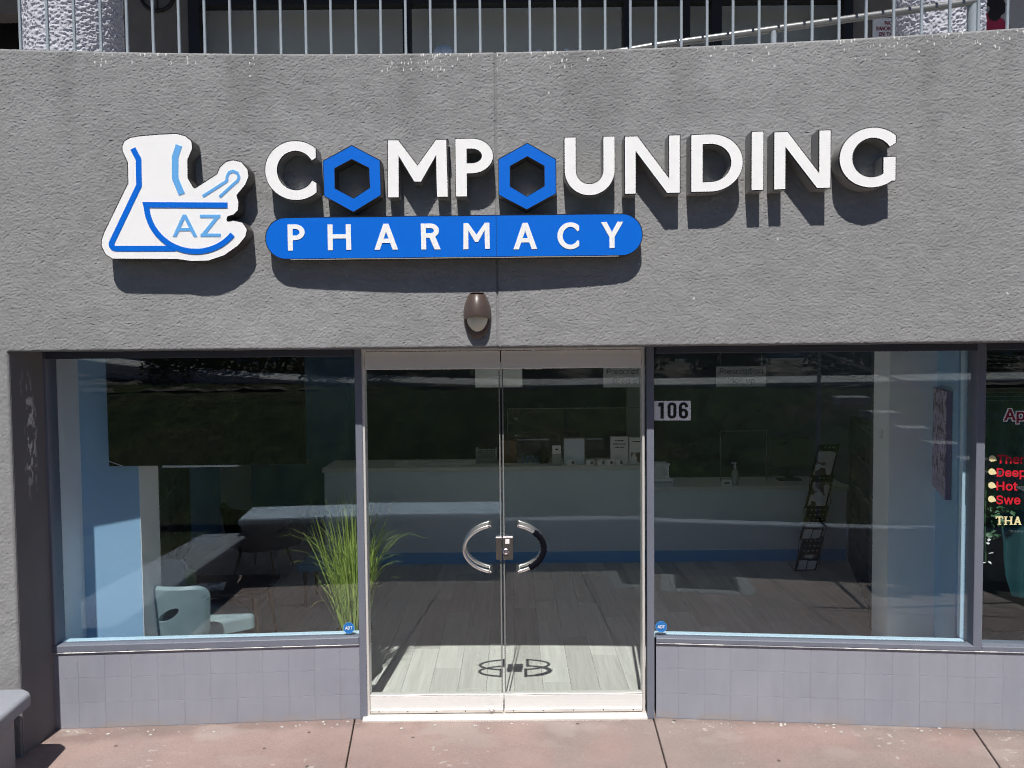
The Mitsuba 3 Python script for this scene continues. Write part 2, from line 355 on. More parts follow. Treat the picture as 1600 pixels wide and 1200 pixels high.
add("planting_bed", grid(np.stack([X, Y, Z], -1)), "m_rocks", kind="structure", label="stony planting bed above the lawn", category="planting bed")
add("street", box(-60, 60, -80, -12.4, 1.4, 2.05), "m_asphalt", kind="structure", label="asphalt street beyond the planting bed", category="street")
add("ground", box(-90, 90, -80, 60, -0.6, -0.3), "m_concrete", kind="structure", label="open ground around the building", category="ground")

def leaf_ball(c, r, n, seed, s=0.07):
    g = np.random.default_rng(seed)
    d = g.normal(size=(n, 3)); d /= np.linalg.norm(d, axis=1, keepdims=True)
    rad = (0.45 + 0.55 * g.random(n)) * (0.75 + 0.5 * meshkit.noise(d * 2.2, seed))
    p = np.array(c) + d * rad[:, None] * np.array(r)
    a = g.normal(size=(n, 3)); a /= np.linalg.norm(a, axis=1, keepdims=True)
    b = np.cross(a, g.normal(size=(n, 3))); b /= np.linalg.norm(b, axis=1, keepdims=True)
    V = np.stack([p - a * s, p + b * s * 0.45, p + a * s, p - b * s * 0.45], 1).reshape(-1, 3)
    i = np.arange(n)[:, None] * 4
    return trimesh.Trimesh(V, np.vstack([i + [0, 1, 2], i + [0, 2, 3]]), process=False)
for k, (x, y, r, w) in enumerate([(-5.2, -10.2, 0.75, 0), (-3.9, -10.4, 0.9, 0), (-2.4, -10.0, 0.7, 1), (-1.2, -10.2, 0.8, 0), (0.4, -10.4, 0.7, 1), (2.2, -10.3, 0.8, 0), (4.6, -10.4, 0.9, 0), (6.6, -10.6, 0.9, 0)]):
    h = thing("shrub", f"{'rusty' if w else 'dark green'} shrub above the lawn", "shrub", "shrubs above the lawn")
    labels[h]["label"] += [", leftmost of the row", ", second of the row", ", third of the row", ", fourth of the row", ", fifth of the row", ", sixth of the row", ", seventh of the row", ", last of the row"][k]
    add("foliage", leaf_ball((x, y, 2.35), (r * 1.2, r, r * 0.8), 1500, 30 + k), "m_leaf_warm" if w else "m_leaf", h, kind="stuff")
    add("stem", tube([(x, y, 1.75), (x + 0.05, y, 2.3)], 0.04, 6), "m_bark", h)
for k, (x, y) in enumerate([(-5.4, -18.0), (1.4, -19.5), (6.5, -18.5)]):
    h = thing("tree", ["leafy tree opposite the left window", "leafy tree opposite the door", "leafy tree opposite the right window"][k], "tree", "trees by the street")
    add("trunk", tube([(x, y, 1.6), (x + 0.1, y, 3.2), (x - 0.05, y + 0.1, 4.6)], [0.2, 0.15, 0.1], 10), "m_bark", h, smooth=True)
    add("crown", leaf_ball((x, y, 5.6), (2.4, 2.2, 1.9), 6000, 60 + k, 0.12), "m_leaf", h, kind="stuff")
far = thing("low_building", "pale low building across the street", "building")
add("wall", cat(box(-30, 30, -31, -30, 2.0, 6.0)), "m_far_wall", far)
for k in range(7):
    add("window", box(-24 + 8 * k, -21 + 8 * k, -29.99, -29.9, 3.0, 4.6), "m_int_dark", far)
add("roof", box(-30.5, 30.5, -31.2, -29.5, 6.0, 6.3), "m_int_grey", far)

# retaining walls with caps
def slabz(poly, z0, z1, r=0.0):
    if r <= 0:
        m = trimesh.creation.extrude_polygon(poly, z1 - z0, engine="earcut"); m.apply_translation((0, 0, z0)); return m
    ms = []
    steps = [(math.cos(t), math.sin(t)) for t in np.linspace(0, np.pi / 2, 5)]
    pr = [(0.0, z0)] + [(r * (1 - c), z1 - r + r * s) for c, s in steps]
    rings = [np.array(poly.buffer(-d, join_style=2).exterior.coords[:-1]) for d, _ in pr]
    n = min(len(q) for q in rings); rings = [q[:n] for q in rings]
    V = np.vstack([np.c_[q, np.full(n, z)] for q, (_, z) in zip(rings, pr)])
    F = []
    for k in range(len(pr) - 1):
        for i in range(n):
            j = (i + 1) % n
            F += [[k * n + i, k * n + j, (k + 1) * n + j], [k * n + i, (k + 1) * n + j, (k + 1) * n + i]]
    topm = trimesh.creation.triangulate_polygon(Polygon(rings[-1]), engine="earcut")
    tv = np.c_[topm[0], np.full(len(topm[0]), z1)]
    bm = trimesh.creation.triangulate_polygon(Polygon(rings[0]), engine="earcut")
    bv = np.c_[bm[0], np.full(len(bm[0]), z0)]
    return cat(trimesh.Trimesh(V, F, process=False), trimesh.Trimesh(tv, topm[1], process=False), trimesh.Trimesh(bv, bm[1], process=False))
lw = thing("bench_wall", "grey stucco bench wall with pale painted cap at the left end of the shop front", "wall")
cp = Polygon([(-2.815, -0.63), (-2.79, -0.66), (-2.50, -3.45), (-3.02, -3.45), (-3.42, -0.60), (-2.86, -0.60)])
bd = Polygon([(-2.905, -0.64), (-2.62, -3.4), (-2.97, -3.4), (-3.37, -0.64)])
add("side_bed", slabz(Polygon([(-3.0, -3.8), (-3.38, -0.62), (-9, -0.5), (-9, -3.8)]), 0.1, 0.44), "m_lawn", kind="structure", label="lawn beside the shop behind the bench wall", category="lawn")
add("body", slabz(bd, -0.05, 0.405), "m_wall_face", lw)
add("cap", slabz(cp, 0.405, 0.475, 0.02), "m_cap", lw)
fwll = thing("retaining_wall", "low retaining wall with wide pale cap below the lawn, opposite the door", "wall")
add("body", box(-2.6, -0.18, -4.0, -3.42, -0.1, 0.57), "m_wall_face", fwll)
add("cap", box(-2.62, -0.12, -4.05, -3.37, 0.57, 0.635, 0.015), "m_cap_blue", fwll)
fw2 = thing("retaining_wall", "lower narrow retaining wall with pale cap below the lawn, opposite the right window", "wall")
add("body", box(-0.17, 6.0, -3.86, -3.62, -0.1, 0.455), "m_wall_face", fw2)
add("cap", box(-0.11, 6.0, -3.88, -3.6, 0.455, 0.505, 0.012), "m_cap", fw2)
# outdoor stair on the right side
st = thing("outdoor_stair", "pale concrete outdoor stair climbing along the lawn, seen in the right window", "stair")
for k in range(10):
    add("step", box(6.05 - 0.31 * k - 0.34, 6.05 - 0.31 * k, -4.30, -3.98, 0.36 + 0.168 * k - 0.09, 0.36 + 0.168 * k, 0.008), "m_concrete", st)
add("stringer", slabz(Polygon([(6.2, -4.36), (2.9, -4.36), (2.9, -4.32), (6.2, -4.32)]), 0.2, 0.5), "m_wall_face", st)
add("handrail", tube([(6.1, -3.92, 1.05), (2.6, -3.92, 2.42), (2.2, -3.92, 2.45)], 0.016, 8), "m_handrail", st)
add("post", tube([(5.9, -3.92, 0.0), (5.9, -3.92, 1.12)], 0.02, 8), "m_rail", st)
add("post", tube([(2.7, -3.92, 0.45), (2.7, -3.92, 2.38)], 0.02, 8), "m_rail", st)

# ---------------------------------------------------------------- facade
XR, ZS, ZT = -2.968, 2.438, 4.197
def stucco_h(x, z):
    w = np.stack([x * 16, z * 16, 0 * x], -1)
    p = np.stack([x * 112 + 1.5 * meshkit.noise(w, 5), z * 152 + 1.8 * meshkit.noise(w, 6), 0 * x], -1)
    n = meshkit.fbm(p, 2, 11)
    r = 1 - np.abs(2 * meshkit.noise(p * 0.85 + 5.5, 3) - 1)
    f = meshkit.noise(p * 2.1 + 3.3, 8)
    low = meshkit.fbm(np.stack([x * 3, z * 3, 0 * x], -1), 2, 2)
    return 0.0048 * n + 0.0023 * r ** 2 + 0.0010 * f + 0.0018 * low
def facade(x0, x1, z0, z1, dx, dz, curl_bottom=True, right_curl=None, joint=True):
    xs = np.arange(x0, x1 + dx / 2, dx); zs = np.r_[np.arange(z0, z1 - dz / 2, dz), z1]
    X, Zg = np.meshgrid(xs, zs, indexing="ij")
    h = stucco_h(X, Zg)
    off = np.zeros_like(X)
    r = 0.016
    d = np.clip(r - (ZT - Zg), 0, r); off += r - np.sqrt(r * r - d * d + 1e-12)
    if curl_bottom:
        d = np.clip(r - (Zg - ZS), 0, r); off += (r - np.sqrt(r * r - d * d + 1e-12)) * (X > XR - 0.001)
    if right_curl is not None:
        d = np.clip(r - (right_curl - X), 0, r); off += r - np.sqrt(r * r - d * d + 1e-12)
    if joint:
        off += 0.012 * np.exp(-((X + 0.083) / 0.0045) ** 4)
    return grid(np.stack([X, yf(X) - h + 0.009 + off, Zg], -1))
fac = thing("shop_building", "two storey building front in grey stucco, curved over the glass shop front", "building")
add("fascia", facade(-3.6, 3.8, ZS, ZT, 0.0048, 0.0036), "m_stucco", fac, smooth=True, label="wide band of rough grey stucco above the shop windows")
add("fascia_end", facade(-4.4, -3.6, ZS, ZT, 0.02, 0.0126), "m_stucco", fac, smooth=True)
add("fascia_end", facade(3.8, 5.0, ZS, ZT, 0.02, 0.0126), "m_stucco", fac, smooth=True)
add("pier", facade(-3.6, XR, 0.0, ZS, 0.0055, 0.0050, False, XR, False), "m_stucco", fac, smooth=True, label="rough grey stucco pier left of the shop window")
xs = np.linspace(XR, 5.0, 60)
add("pier_end", facade(-4.4, -3.6, 0.0, ZS, 0.02, 0.015, False, None, False), "m_stucco", fac, smooth=True)
add("soffit", grid(np.stack([np.stack([xs, yf(xs) + 0.012, 0 * xs + ZS], -1), np.stack([xs, 0 * xs + 0.35, 0 * xs + ZS], -1)], 0)), "m_soffit", fac)
add("reveal", box(XR - 0.25, XR - 0.0005, yf(XR) + 0.012, 0.0, 0.0, ZS + 0.01), "m_reveal_shaded", fac, label="shaded reveal of the left pier with a pale scrape")
xs = np.linspace(-4.4, 5.0, 80)
pr = [(0.014, ZT), (0.24, ZT + 0.001), (0.245, 3.7)]
add("coping", grid(np.stack([np.stack([xs, yf(xs) + o, 0 * xs + z], -1) for o, z in pr], 0)), "m_coping", fac)
add("upper_floor", box(-9, 9, -0.1, 3.0, 3.0, 3.9), "m_concrete", fac)
add("core", cat(box(-9, -4.3, -0.3, 0.1, 0, 4.1), box(4.62, 9, -0.85, 0.1, 0, 4.1), box(-4.4, -3.25, -0.4, 0.2, 0, 2.43)), "m_stucco", fac)
# upper storey set back behind the terrace
YU = 2.2
for b in ((-9, -4.25, YU, YU + 0.2, 5.56, 7), (-4.25, -2.93, YU, YU + 0.2, 3.9, 7), (3.15, 4.2, YU, YU + 0.2, 3.9, 7)):
    add("upper_wall", box(*b), "m_upper_wall", fac)
add("upper_recess", box(-6, -4.2, YU + 0.6, YU + 0.7, 3.9, 6), "m_black", fac)
add("upper_back", box(-9, 9, 3.1, 3.2, 3.9, 7), "m_upper_wall", fac)
add("upper_roof", box(-9, 9, 0.25, 3.2, 6.5, 6.8), "m_upper_wall", fac)
fr = []
for a, b in ((-2.93, -2.83), (-0.97, -0.90), (1.05, 1.10), (1.60, 1.66), (1.86, 1.95), (3.07, 3.15)):
    fr.append(box(a, b, YU - 0.05, YU + 0.08, 3.9, 6.3))
fr.append(box(-2.93, 3.15, YU - 0.045, YU + 0.07, 5.60, 5.72)); fr.append(box(-2.93, 3.15, YU - 0.045, YU + 0.07, 3.9, 4.05))
add("upper_window_frame", cat(*fr), "m_black", fac)
for a, b in ((-2.83, -0.97), (-0.90, 1.05), (1.10, 1.60), (1.66, 1.86), (1.95, 3.07)):
    w = add("upper_window", sheet([(a, 0), (b, 0), (b, 1), (a, 1)], 0).apply_transform([[1, 0, 0, 0], [0, 0, 0, YU + 0.02], [0, 1.55, 0, 4.05], [0, 0, 0, 1]]), "m_upper_glass", fac)
    add("blind", box(a - 0.4, b + 0.4, YU + 0.3, YU + 0.32, 4.0, 5.7), "m_upper_blind" , w)
def rough_column(cx_, cy_, r):
    a = np.linspace(0, 2 * np.pi, 400); z = np.arange(3.9, 5.3, 0.0055)
    A, Zg = np.meshgrid(a, z, indexing="ij")
    sx, sy = np.cos(A), np.sin(A)
    k = (np.abs(sx) ** 2.2 + np.abs(sy) ** 2.2) ** (-1 / 2.2)
    P = np.stack([sx * k * r, sy * k * r, Zg], -1)
    n = meshkit.fbm(P * 66 + cx_ * 7, 2, 4); n2 = meshkit.noise(P * 44 + 3, 9)
    h = 0.017 * n + 0.010 * (1 - np.abs(2 * n2 - 1)) ** 2 - 0.012
    return grid(np.stack([cx_ + sx * k * (r + h), cy_ + sy * k * (r + h), Zg], -1))
c1 = add("terrace_column", rough_column(-3.238, 0.83, 0.318), "m_column", smooth=True, label="thick rough stucco column on the terrace at the upper left", category="column", group="terrace columns")
c2 = add("terrace_column", rough_column(3.155, 0.75, 0.292), "m_column", smooth=True, label="thick rough stucco column on the terrace at the upper right", category="column", group="terrace columns")
rail = thing("terrace_railing", "slim blue grey metal railing of upright bars along the terrace edge", "railing")
bx = -3.32 + 0.0
i = 0
x = -3.225
while x < 4.9:
    y = yf(x) + 0.15
    add("bar", box(x - 0.0075, x + 0.0075, y - 0.0075, y + 0.0075, ZT - 0.01, 5.22, 0.002), "m_rail", rail)
    x += 0.1525
xs = np.linspace(-3.4, 4.9, 40)
add("top_rail", tube(np.stack([xs, yf(xs) + 0.15, 0 * xs + 5.24], -1), 0.025, 8), "m_rail", rail)
hr = thing("ramp_handrail", "sloping round steel handrail rising to the right behind the terrace bars", "handrail")
add("rail", tube([(0.2, 0.03, 4.245), (0.6, -0.02, 4.30), (0.9, -0.055, 4.335), (2.835, -0.285, 4.498)], 0.022, 12), "m_handrail", hr, smooth=True)
add("post", tube([(1.645, -0.145, 3.9), (1.645, -0.145, 4.395)], 0.018, 10), "m_rail", hr, smooth=True)
add("post", tube([(2.815, -0.265, 3.9), (2.815, -0.265, 5.2)], 0.036, 12), "m_rail", hr, smooth=True, label="thick upright end post of the handrail")

def text3(s, h, depth, bold=False, w=None):
    """lettering standing in the xz plane, front towards -y, starting at x=0, z=0; scaled to the width w"""
    m = meshkit.text_mesh(s, h, depth, bold)
    m.vertices = np.stack([m.vertices[:, 0], -m.vertices[:, 2], m.vertices[:, 1]], -1)
    if w:
        x0, x1 = m.vertices[:, 0].min(), m.vertices[:, 0].max()
        m.vertices[:, 0] = (m.vertices[:, 0] - x0) * w / (x1 - x0)
    return m
def at(m, x, y, z):
    m = m.copy(); m.apply_translation((x, y, z)); return m

ns = thing("no_smoking_sign", "white no smoking sign with red capitals on the upper wall behind the right column", "sign")
add("plate", box(3.345, 3.635, YU - 0.02, YU - 0.003, 5.12, 5.44, 0.003), "m_paper", ns)
for k, (s, w) in enumerate((("NO", 0.075), ("SMOKING", 0.235), ("IN THIS", 0.18))):
    add("lettering", at(text3(s, 0.033, 0.002, True, w), 3.49 - w / 2, YU - 0.021, 5.378 - 0.05 * k), "m_maroon", ns)
po = thing("window_poster", "poster of a dark haired woman in a red top at the upper right", "poster")
YP = YU + 0.0
add("panel", box(4.2, 5.6, YP, YP + 0.02, 4.6, 6.2), "m_poster_bg", po)
def curve_poly(pts):
    p = np.array(pts + pts[:1], float)
    return Polygon(p).buffer(0.03).buffer(-0.03)
add("top", extr(Polygon([(4.26, 5.0), (4.58, 5.0), (4.63, 5.28), (4.66, 5.36), (4.60, 5.42), (4.50, 5.48), (4.40, 5.46), (4.27, 5.44)]).buffer(0.01), 0.003).apply_translation((-0.06, YP - 0.004, 0)), "m_poster_red", po)
add("hair", extr(unary_union([Point(4.36, 5.74).buffer(0.19), Point(4.52, 5.63).buffer(0.1), Point(4.56, 5.53).buffer(0.075), Point(4.53, 5.47).buffer(0.06), Point(4.24, 5.55).buffer(0.06)]), 0.003).apply_translation((-0.06, YP - 0.0075, 0)), "m_hair", po)
add("face", extr(unary_union([affinity.scale(Point(4.36, 5.68).buffer(1), 0.105, 0.145), Polygon([(4.31, 5.45), (4.42, 5.45), (4.41, 5.6), (4.32, 5.6)])]), 0.003).apply_translation((-0.06, YP - 0.011, 0)), "m_skin", po)
add("mouth", extr(affinity.scale(Point(4.365, 5.60).buffer(1), 0.028, 0.011), 0.002).apply_translation((-0.06, YP - 0.0135, 0)), "m_maroon", po)
rg = thing("wall_clock", "round dark ring shaped wall ornament on the upper left wall", "wall ornament")
t = np.linspace(0, 2 * np.pi, 33)
add("ring", tube(np.stack([-3.22 + 0.155 * np.cos(t), 0 * t + YU - 0.02, 5.72 + 0.155 * np.sin(t)], -1), 0.016, 8), "m_black", rg, smooth=True)
add("spoke", cat(box(-3.225, -3.215, YU - 0.025, YU - 0.012, 5.57, 5.87), box(-3.37, -3.07, YU - 0.024, YU - 0.013, 5.715, 5.725)), "m_black", rg)
dm = thing("globe_light", "small pale dome just showing over the terrace edge", "light fitting")
add("dome", lathe([(0.0, 0.13), (0.04, 0.122), (0.08, 0.095), (0.1, 0.05), (0.105, 0.0), (0.07, -0.05)], 24).apply_translation((-0.56, 1.75, 4.93)), "m_int_pale_blue", dm, smooth=True)
add("stem", tube([(-0.56, 1.75, 3.9), (-0.56, 1.75, 4.9)], 0.02, 8), "m_black", dm)
sb_ = thing("table_marker", "two small pale cards showing over the terrace edge", "card")
add("card", box(0.235, 0.275, 1.7, 1.71, 4.9, 5.0), "m_int_pale_blue", sb_)
add("card", box(0.475, 0.515, 1.7, 1.71, 4.9, 5.005), "m_int_pale_blue", sb_)
add("stand", cat(box(0.2, 0.55, 1.65, 1.76, 4.85, 4.9), box(0.36, 0.39, 1.69, 1.72, 3.9, 4.85)), "m_black", sb_)

# ---------------------------------------------------------------- raised sign letters
def ell_ring(cx_, cz, rx, rz, t, tz=None):
    tz = tz or t
    o = affinity.scale(Point(0, 0).buffer(1, 48), rx, rz); n = affinity.scale(Point(0, 0).buffer(1, 48), rx - t, rz - tz)
    return affinity.translate(o.difference(n), cx_, cz)
def glyph(ch, x0, z0, x1, z1, t):
    w, h = x1 - x0, z1 - z0
    L = lambda *p: LineString(p).buffer(t / 2, cap_style=2, join_style=2)
    if ch == "I":
        return sbox(x0, z0, x1, z1)
    if ch == "H":
        return unary_union([sbox(x0, z0, x0 + t, z1), sbox(x1 - t, z0, x1, z1), sbox(x0, z0 + h * 0.45, x1, z0 + h * 0.45 + t * 0.85)])
    if ch == "N":
        d = Polygon([(x0, z1), (x0 + t * 1.12, z1), (x1, z0), (x1 - t * 1.12, z0)])
        return unary_union([sbox(x0, z0, x0 + t * 0.95, z1), sbox(x1 - t * 0.95, z0, x1, z1), d])
    if ch == "M":
        m = (x0 + x1) / 2
        v = z0 + h * 0.27
        a = Polygon([(x0 + t * 0.02, z1), (x0 + t * 1.0, z1), (m, z0 + h * 0.55), (x1 - t * 1.0, z1), (x1 - t * 0.02, z1), (x1 - t * .5, z0 + h * 0.9), (m + t * 0.30, v), (m - t * 0.30, v), (x0 + t * .5, z0 + h * 0.9)])
        s = w * 0.015
        l = Polygon([(x0 + s, z1), (x0 + s + t * 0.95, z1), (x0 + t * 0.98, z0), (x0, z0)])
        r = Polygon([(x1 - s, z1), (x1 - s - t * 0.95, z1), (x1 - t * 0.98, z0), (x1, z0)])
        return unary_union([a, l, r])
    if ch in "PR":
        bh = h * (0.60 if ch == "P" else 0.55); r = bh / 2; cz = z1 - r
        ex = x1 if ch == "P" else x0 + w * 0.93
        st_ = min((ex - x0) - t * 0.3, r * 1.25)
        o = unary_union([sbox(x0, z1 - bh, ex - st_, z1), affinity.translate(affinity.scale(Point(0, 0).buffer(1, 32), st_, r), ex - st_, cz)])
        n = unary_union([sbox(x0 + t, z1 - bh + t * 0.9, ex - st_, z1 - t * 0.9), affinity.translate(affinity.scale(Point(0, 0).buffer(1, 32), st_ - t, r - t * 0.9), ex - st_, cz)])
        o = o.intersection(sbox(x0, z0, x1 + 1, z1))
        g = unary_union([sbox(x0, z0, x0 + t, z1), o.difference(n.intersection(sbox(x0 + t, z0, x1, z1)))])
        if ch == "R":
            g = unary_union([g, Polygon([(x0 + w * 0.38, z1 - bh + t * 0.5), (x0 + w * 0.38 + t * 1.15, z1 - bh + t * 0.8), (x1, z0), (x1 - t * 1.2, z0)])])
        return g
    if ch == "U":
        r = w / 2
        ring = ell_ring(x0 + r, z0 + r, r, r, t).intersection(sbox(x0, z0, x1, z0 + r))
        return unary_union([ring, sbox(x0, z0 + r, x0 + t, z1), sbox(x1 - t, z0 + r, x1, z1)])
    if ch == "D":
        rx = w * 0.62; c = x1 - rx
        o = unary_union([sbox(x0, z0, c, z1), affinity.translate(affinity.scale(Point(0, 0).buffer(1, 48), rx, h / 2), c, z0 + h / 2)])
        n = unary_union([sbox(x0 + t, z0 + t * 0.85, c, z1 - t * 0.85), affinity.translate(affinity.scale(Point(0, 0).buffer(1, 48), rx - t, h / 2 - t * 0.85), c, z0 + h / 2)])
        return o.intersection(sbox(x0, z0, x1, z1)).difference(n.intersection(sbox(x0 + t, z0, x1, z1)))
    if ch in "CG":
        rx = w * (0.60 if ch == "C" else 0.585); c = x0 + rx
        ring = ell_ring(c, z0 + h / 2, rx, h / 2, t * 1.05, t * 0.88)
        cut = sbox(x1, z0 - 1, x1 + 9, z1 + 1)
        gap = Polygon([(c, z0 + h / 2), (x1 + 1, z0 + h * 0.5 + (x1 + 1 - c) * 0.62), (x1 + 1, z0 + h * 0.5 - (x1 + 1 - c) * 0.62)])
        g = ring.difference(cut).difference(gap if ch == "C" else gap.intersection(sbox(0 - 9, z0 + h * 0.2, 9, z1)))
        if ch == "G":
            g = unary_union([g, sbox(x1 - t, z0 + h * 0.10, x1, z0 + h * 0.50)])
            g = g.difference(sbox(x1 - t * 0.999, z0 - 1, x1 + 1, z0 + h * 0.03))
        return g
    if ch == "A":
        m = (x0 + x1) / 2
        o = Polygon([(x0, z0), (m - t * 0.52, z1), (m + t * 0.52, z1), (x1, z0)])
        th = t * 1.08
        k = h / (m - t * 0.52 - x0)
        inn = Polygon([(x0 + th, z0 - 1e-4), (m, z0 + (m - x0 - th) * k), (x1 - th, z0 - 1e-4)])
        return unary_union([o.difference(inn), o.intersection(sbox(x0, z0 + h * 0.26, x1, z0 + h * 0.26 + t * 0.85))])
    if ch == "Y":
        m = (x0 + x1) / 2; j = z0 + h * 0.42
        return unary_union([sbox(m - t / 2, z0, m + t / 2, j + t * 0.3), Polygon([(x0, z1), (x0 + t * 1.15, z1), (m + t * 0.35, j + t * 0.35), (m + t * 0.5, j - t * 0.1), (m - t * 0.5, j)]),
                            Polygon([(x1, z1), (x1 - t * 1.15, z1), (m - t * 0.35, j + t * 0.35), (m - t * 0.5, j - t * 0.1), (m + t * 0.5, j)])])
    if ch == "Z":
        return unary_union([sbox(x0, z0, x1, z0 + t * 0.9), sbox(x0, z1 - t * 0.9, x1, z1), Polygon([(x0, z0 + t * 0.4), (x0 + t * 1.25, z0 + t * 0.4), (x1, z1 - t * 0.4), (x1 - t * 1.25, z1 - t * 0.4)])])

def on_wall(m, xc, off=0.0):
    """sets a mesh built with y measured from the wall surface onto the curved facade, tangent at xc"""
    m = m.copy(); v = m.vertices.copy()
    v[:, 1] += yf(xc) + yfp(xc) * (v[:, 0] - xc)
    m.vertices = v
    return m
D0, D1 = -0.112, -0.004
def channel(key, poly, face, ret, xc=None, trim=0.0035):
    xc = xc if xc is not None else poly.centroid.x
    outer = poly.buffer(trim, join_style=2)
    # returns: ring walls from the wall to just behind the face
    shell = poly.difference(poly.buffer(-0.006, join_style=2))
    add("return", on_wall(at(extr(outer.difference(poly.buffer(-0.004, join_style=2)), D1 - D0 - 0.008), 0, D0 + 0.008, 0), xc), ret, key)
    add("face", on_wall(at(extr(poly, 0.006), 0, D0, 0), xc), face, key)
    if trim > 0:
        add("trim", on_wall(at(extr(outer.difference(poly), 0.012), 0, D0 - 0.001, 0), xc), "m_trim", key)
    return xc
COMP = [("C", (-1.427, 3.311, -1.133, 3.651), "first letter C"), ("M", (-0.716, 3.323, -0.366, 3.653), "letter M"), ("P", (-0.317, 3.324, -0.099, 3.657), "letter P"),
        ("U", (0.319, 3.319, 0.607, 3.653), "letter U"), ("N", (0.667, 3.322, 0.98, 3.65), "letter N between U and D"), ("D", (1.045, 3.324, 1.334, 3.649), "letter D"),
        ("I", (1.384, 3.325, 1.448, 3.655), "letter I"), ("N", (1.509, 3.326, 1.816, 3.648), "letter N between I and G"), ("G", (1.866, 3.32, 2.164, 3.652), "last letter G")]
GR = "raised letters of the upper sign line"
for ch, b, lab in COMP:
    k = thing("sign_letter", f"raised white {lab} of the upper sign line ", "sign letter", GR)
    channel(k, glyph(ch, *b, 0.064), "m_sign_white", "m_return")
HEX = [([[-0.923, 3.623], [-0.761, 3.536], [-0.76, 3.336], [-0.92, 3.241], [-1.087, 3.334], [-1.09, 3.535]], [[-0.924, 3.547], [-0.823, 3.495], [-0.82, 3.379], [-0.917, 3.317], [-1.027, 3.376], [-1.027, 3.493]], "blue hexagon ring in place of the first O"),
       ([[0.102, 3.624], [0.265, 3.529], [0.266, 3.333], [0.096, 3.244], [-0.066, 3.331], [-0.065, 3.535]], [[0.102, 3.551], [0.202, 3.493], [0.202, 3.376], [0.097, 3.317], [-0.002, 3.377], [-0.001, 3.496]], "blue hexagon ring in place of the second O")]
for o, n, lab in HEX:
    k = thing("sign_letter", lab, "sign letter", GR)
    channel(k, Polygon(o, [n]), "m_sign_blue", "m_return_dark")
# lower pill shaped sign
pill = sbox(-1.322, 2.972, 0.650, 3.210).union(Point(-1.322, 3.091).buffer(0.119, 32)).union(Point(0.650, 3.091).buffer(0.119, 32))
k = thing("pharmacy_sign", "long blue pill shaped sign box with white capitals below the raised letters", "sign")
xc = channel(k, pill, "m_sign_blue", "m_return_dark", -0.35, 0.004)
for ch, b in (("P", (-1.311, 3.019, -1.211, 3.172)), ("H", (-1.075, 3.019, -0.938, 3.169)), ("A", (-0.801, 3.018, -0.662, 3.169)), ("R", (-0.526, 3.017, -0.412, 3.168)),
              ("M", (-0.278, 3.016, -0.122, 3.168)), ("A", (0.016, 3.012, 0.155, 3.165)), ("C", (0.274, 3.009, 0.401, 3.165)), ("Y", (0.528, 3.013, 0.658, 3.165))):
    add("letter", on_wall(at(extr(glyph(ch, *b, 0.0295), 0.003), 0, D0 - 0.003, 0), xc), "m_sign_white", k)
add("joint", on_wall(at(box(-0.0855, -0.0835, 0, 0.002, 2.975, 3.207), 0, D0 - 0.0015, 0), xc), "m_trim", k)
add("lip", on_wall(at(box(-1.30, 0.63, 0, 0.016, 2.9655, 2.9678), 0, D0 - 0.002, 0), xc), "m_alu_edge", k)
# logo: flask, mortar and pestle
OUT = [[-2.233, 3.617], [-2.221, 3.645], [-2.187, 3.665], [-2.131, 3.675], [-2.019, 3.685], [-1.929, 3.69], [-1.879, 3.677], [-1.846, 3.649], [-1.841, 3.609], [-1.871, 3.54], [-1.872, 3.436], [-1.836, 3.373],
       [-1.703, 3.46], [-1.685, 3.5], [-1.65, 3.531], [-1.61, 3.541], [-1.564, 3.529], [-1.531, 3.489], [-1.526, 3.449], [-1.544, 3.403], [-1.597, 3.339], [-1.587, 3.299], [-1.59, 3.253], [-1.617, 3.227], [-1.652, 3.218],
       [-1.661, 3.181], [-1.618, 3.192], [-1.567, 3.181], [-1.542, 3.142], [-1.551, 3.102], [-1.593, 3.05], [-1.675, 2.992], [-1.767, 2.961], [-1.858, 2.958], [-1.937, 2.97], [-2.308, 2.973], [-2.346, 2.999], [-2.366, 3.044],
       [-2.365, 3.079], [-2.348, 3.125], [-2.206, 3.406], [-2.205, 3.526], [-2.232, 3.588]]
lp = Polygon(OUT); lp = lp.buffer(-0.02, 16).buffer(0.02, 16).buffer(0.012, 16).buffer(-0.012, 16)
k = thing("logo_sign", "white raised sign shaped as a laboratory flask with mortar and pestle, left of the letters", "sign")
xc = channel(k, lp, "m_sign_white", "m_return_dark", -1.93, 0.004)
def stroke(name, pts, w, mat, round_=False):
    p = LineString(pts).buffer(w / 2, cap_style=2, join_style=1 if round_ else 2)
    add(name, on_wall(at(extr(p, 0.003), 0, D0 - 0.003, 0), xc), mat, k)
stroke("flask_outline", [[-2.175, 3.604], [-2.144, 3.542], [-2.146, 3.393], [-2.31, 3.062], [-2.309, 3.045], [-2.300, 3.034], [-2.285, 3.030], [-1.95, 3.030]], 0.031, "m_sign_blue", True)
stroke("flask_neck", [[-1.915, 3.624], [-1.938, 3.556], [-1.941, 3.434], [-1.906, 3.343]], 0.036, "m_sign_light_blue")
bowl = [[-1.648, 3.281], [-2.11, 3.282]] + [[-1.835 + 0.272 * math.cos(a), 3.279 + 0.266 * math.sin(a)] for a in np.radians(np.arange(183, 323, 6))]
p = LineString(bowl).buffer(0.0155, cap_style=2, join_style=2)
add("mortar", on_wall(at(extr(p, 0.003), 0, D0 - 0.0045, 0), xc), "m_sign_blue", k)
stroke("pestle", [[-1.788, 3.332], [-1.650, 3.420], [-1.646, 3.448], [-1.635, 3.470], [-1.611, 3.478], [-1.588, 3.467], [-1.579, 3.443], [-1.588, 3.421], [-1.603, 3.410], [-1.692, 3.329]], 0.016, "m_sign_light_blue", True)
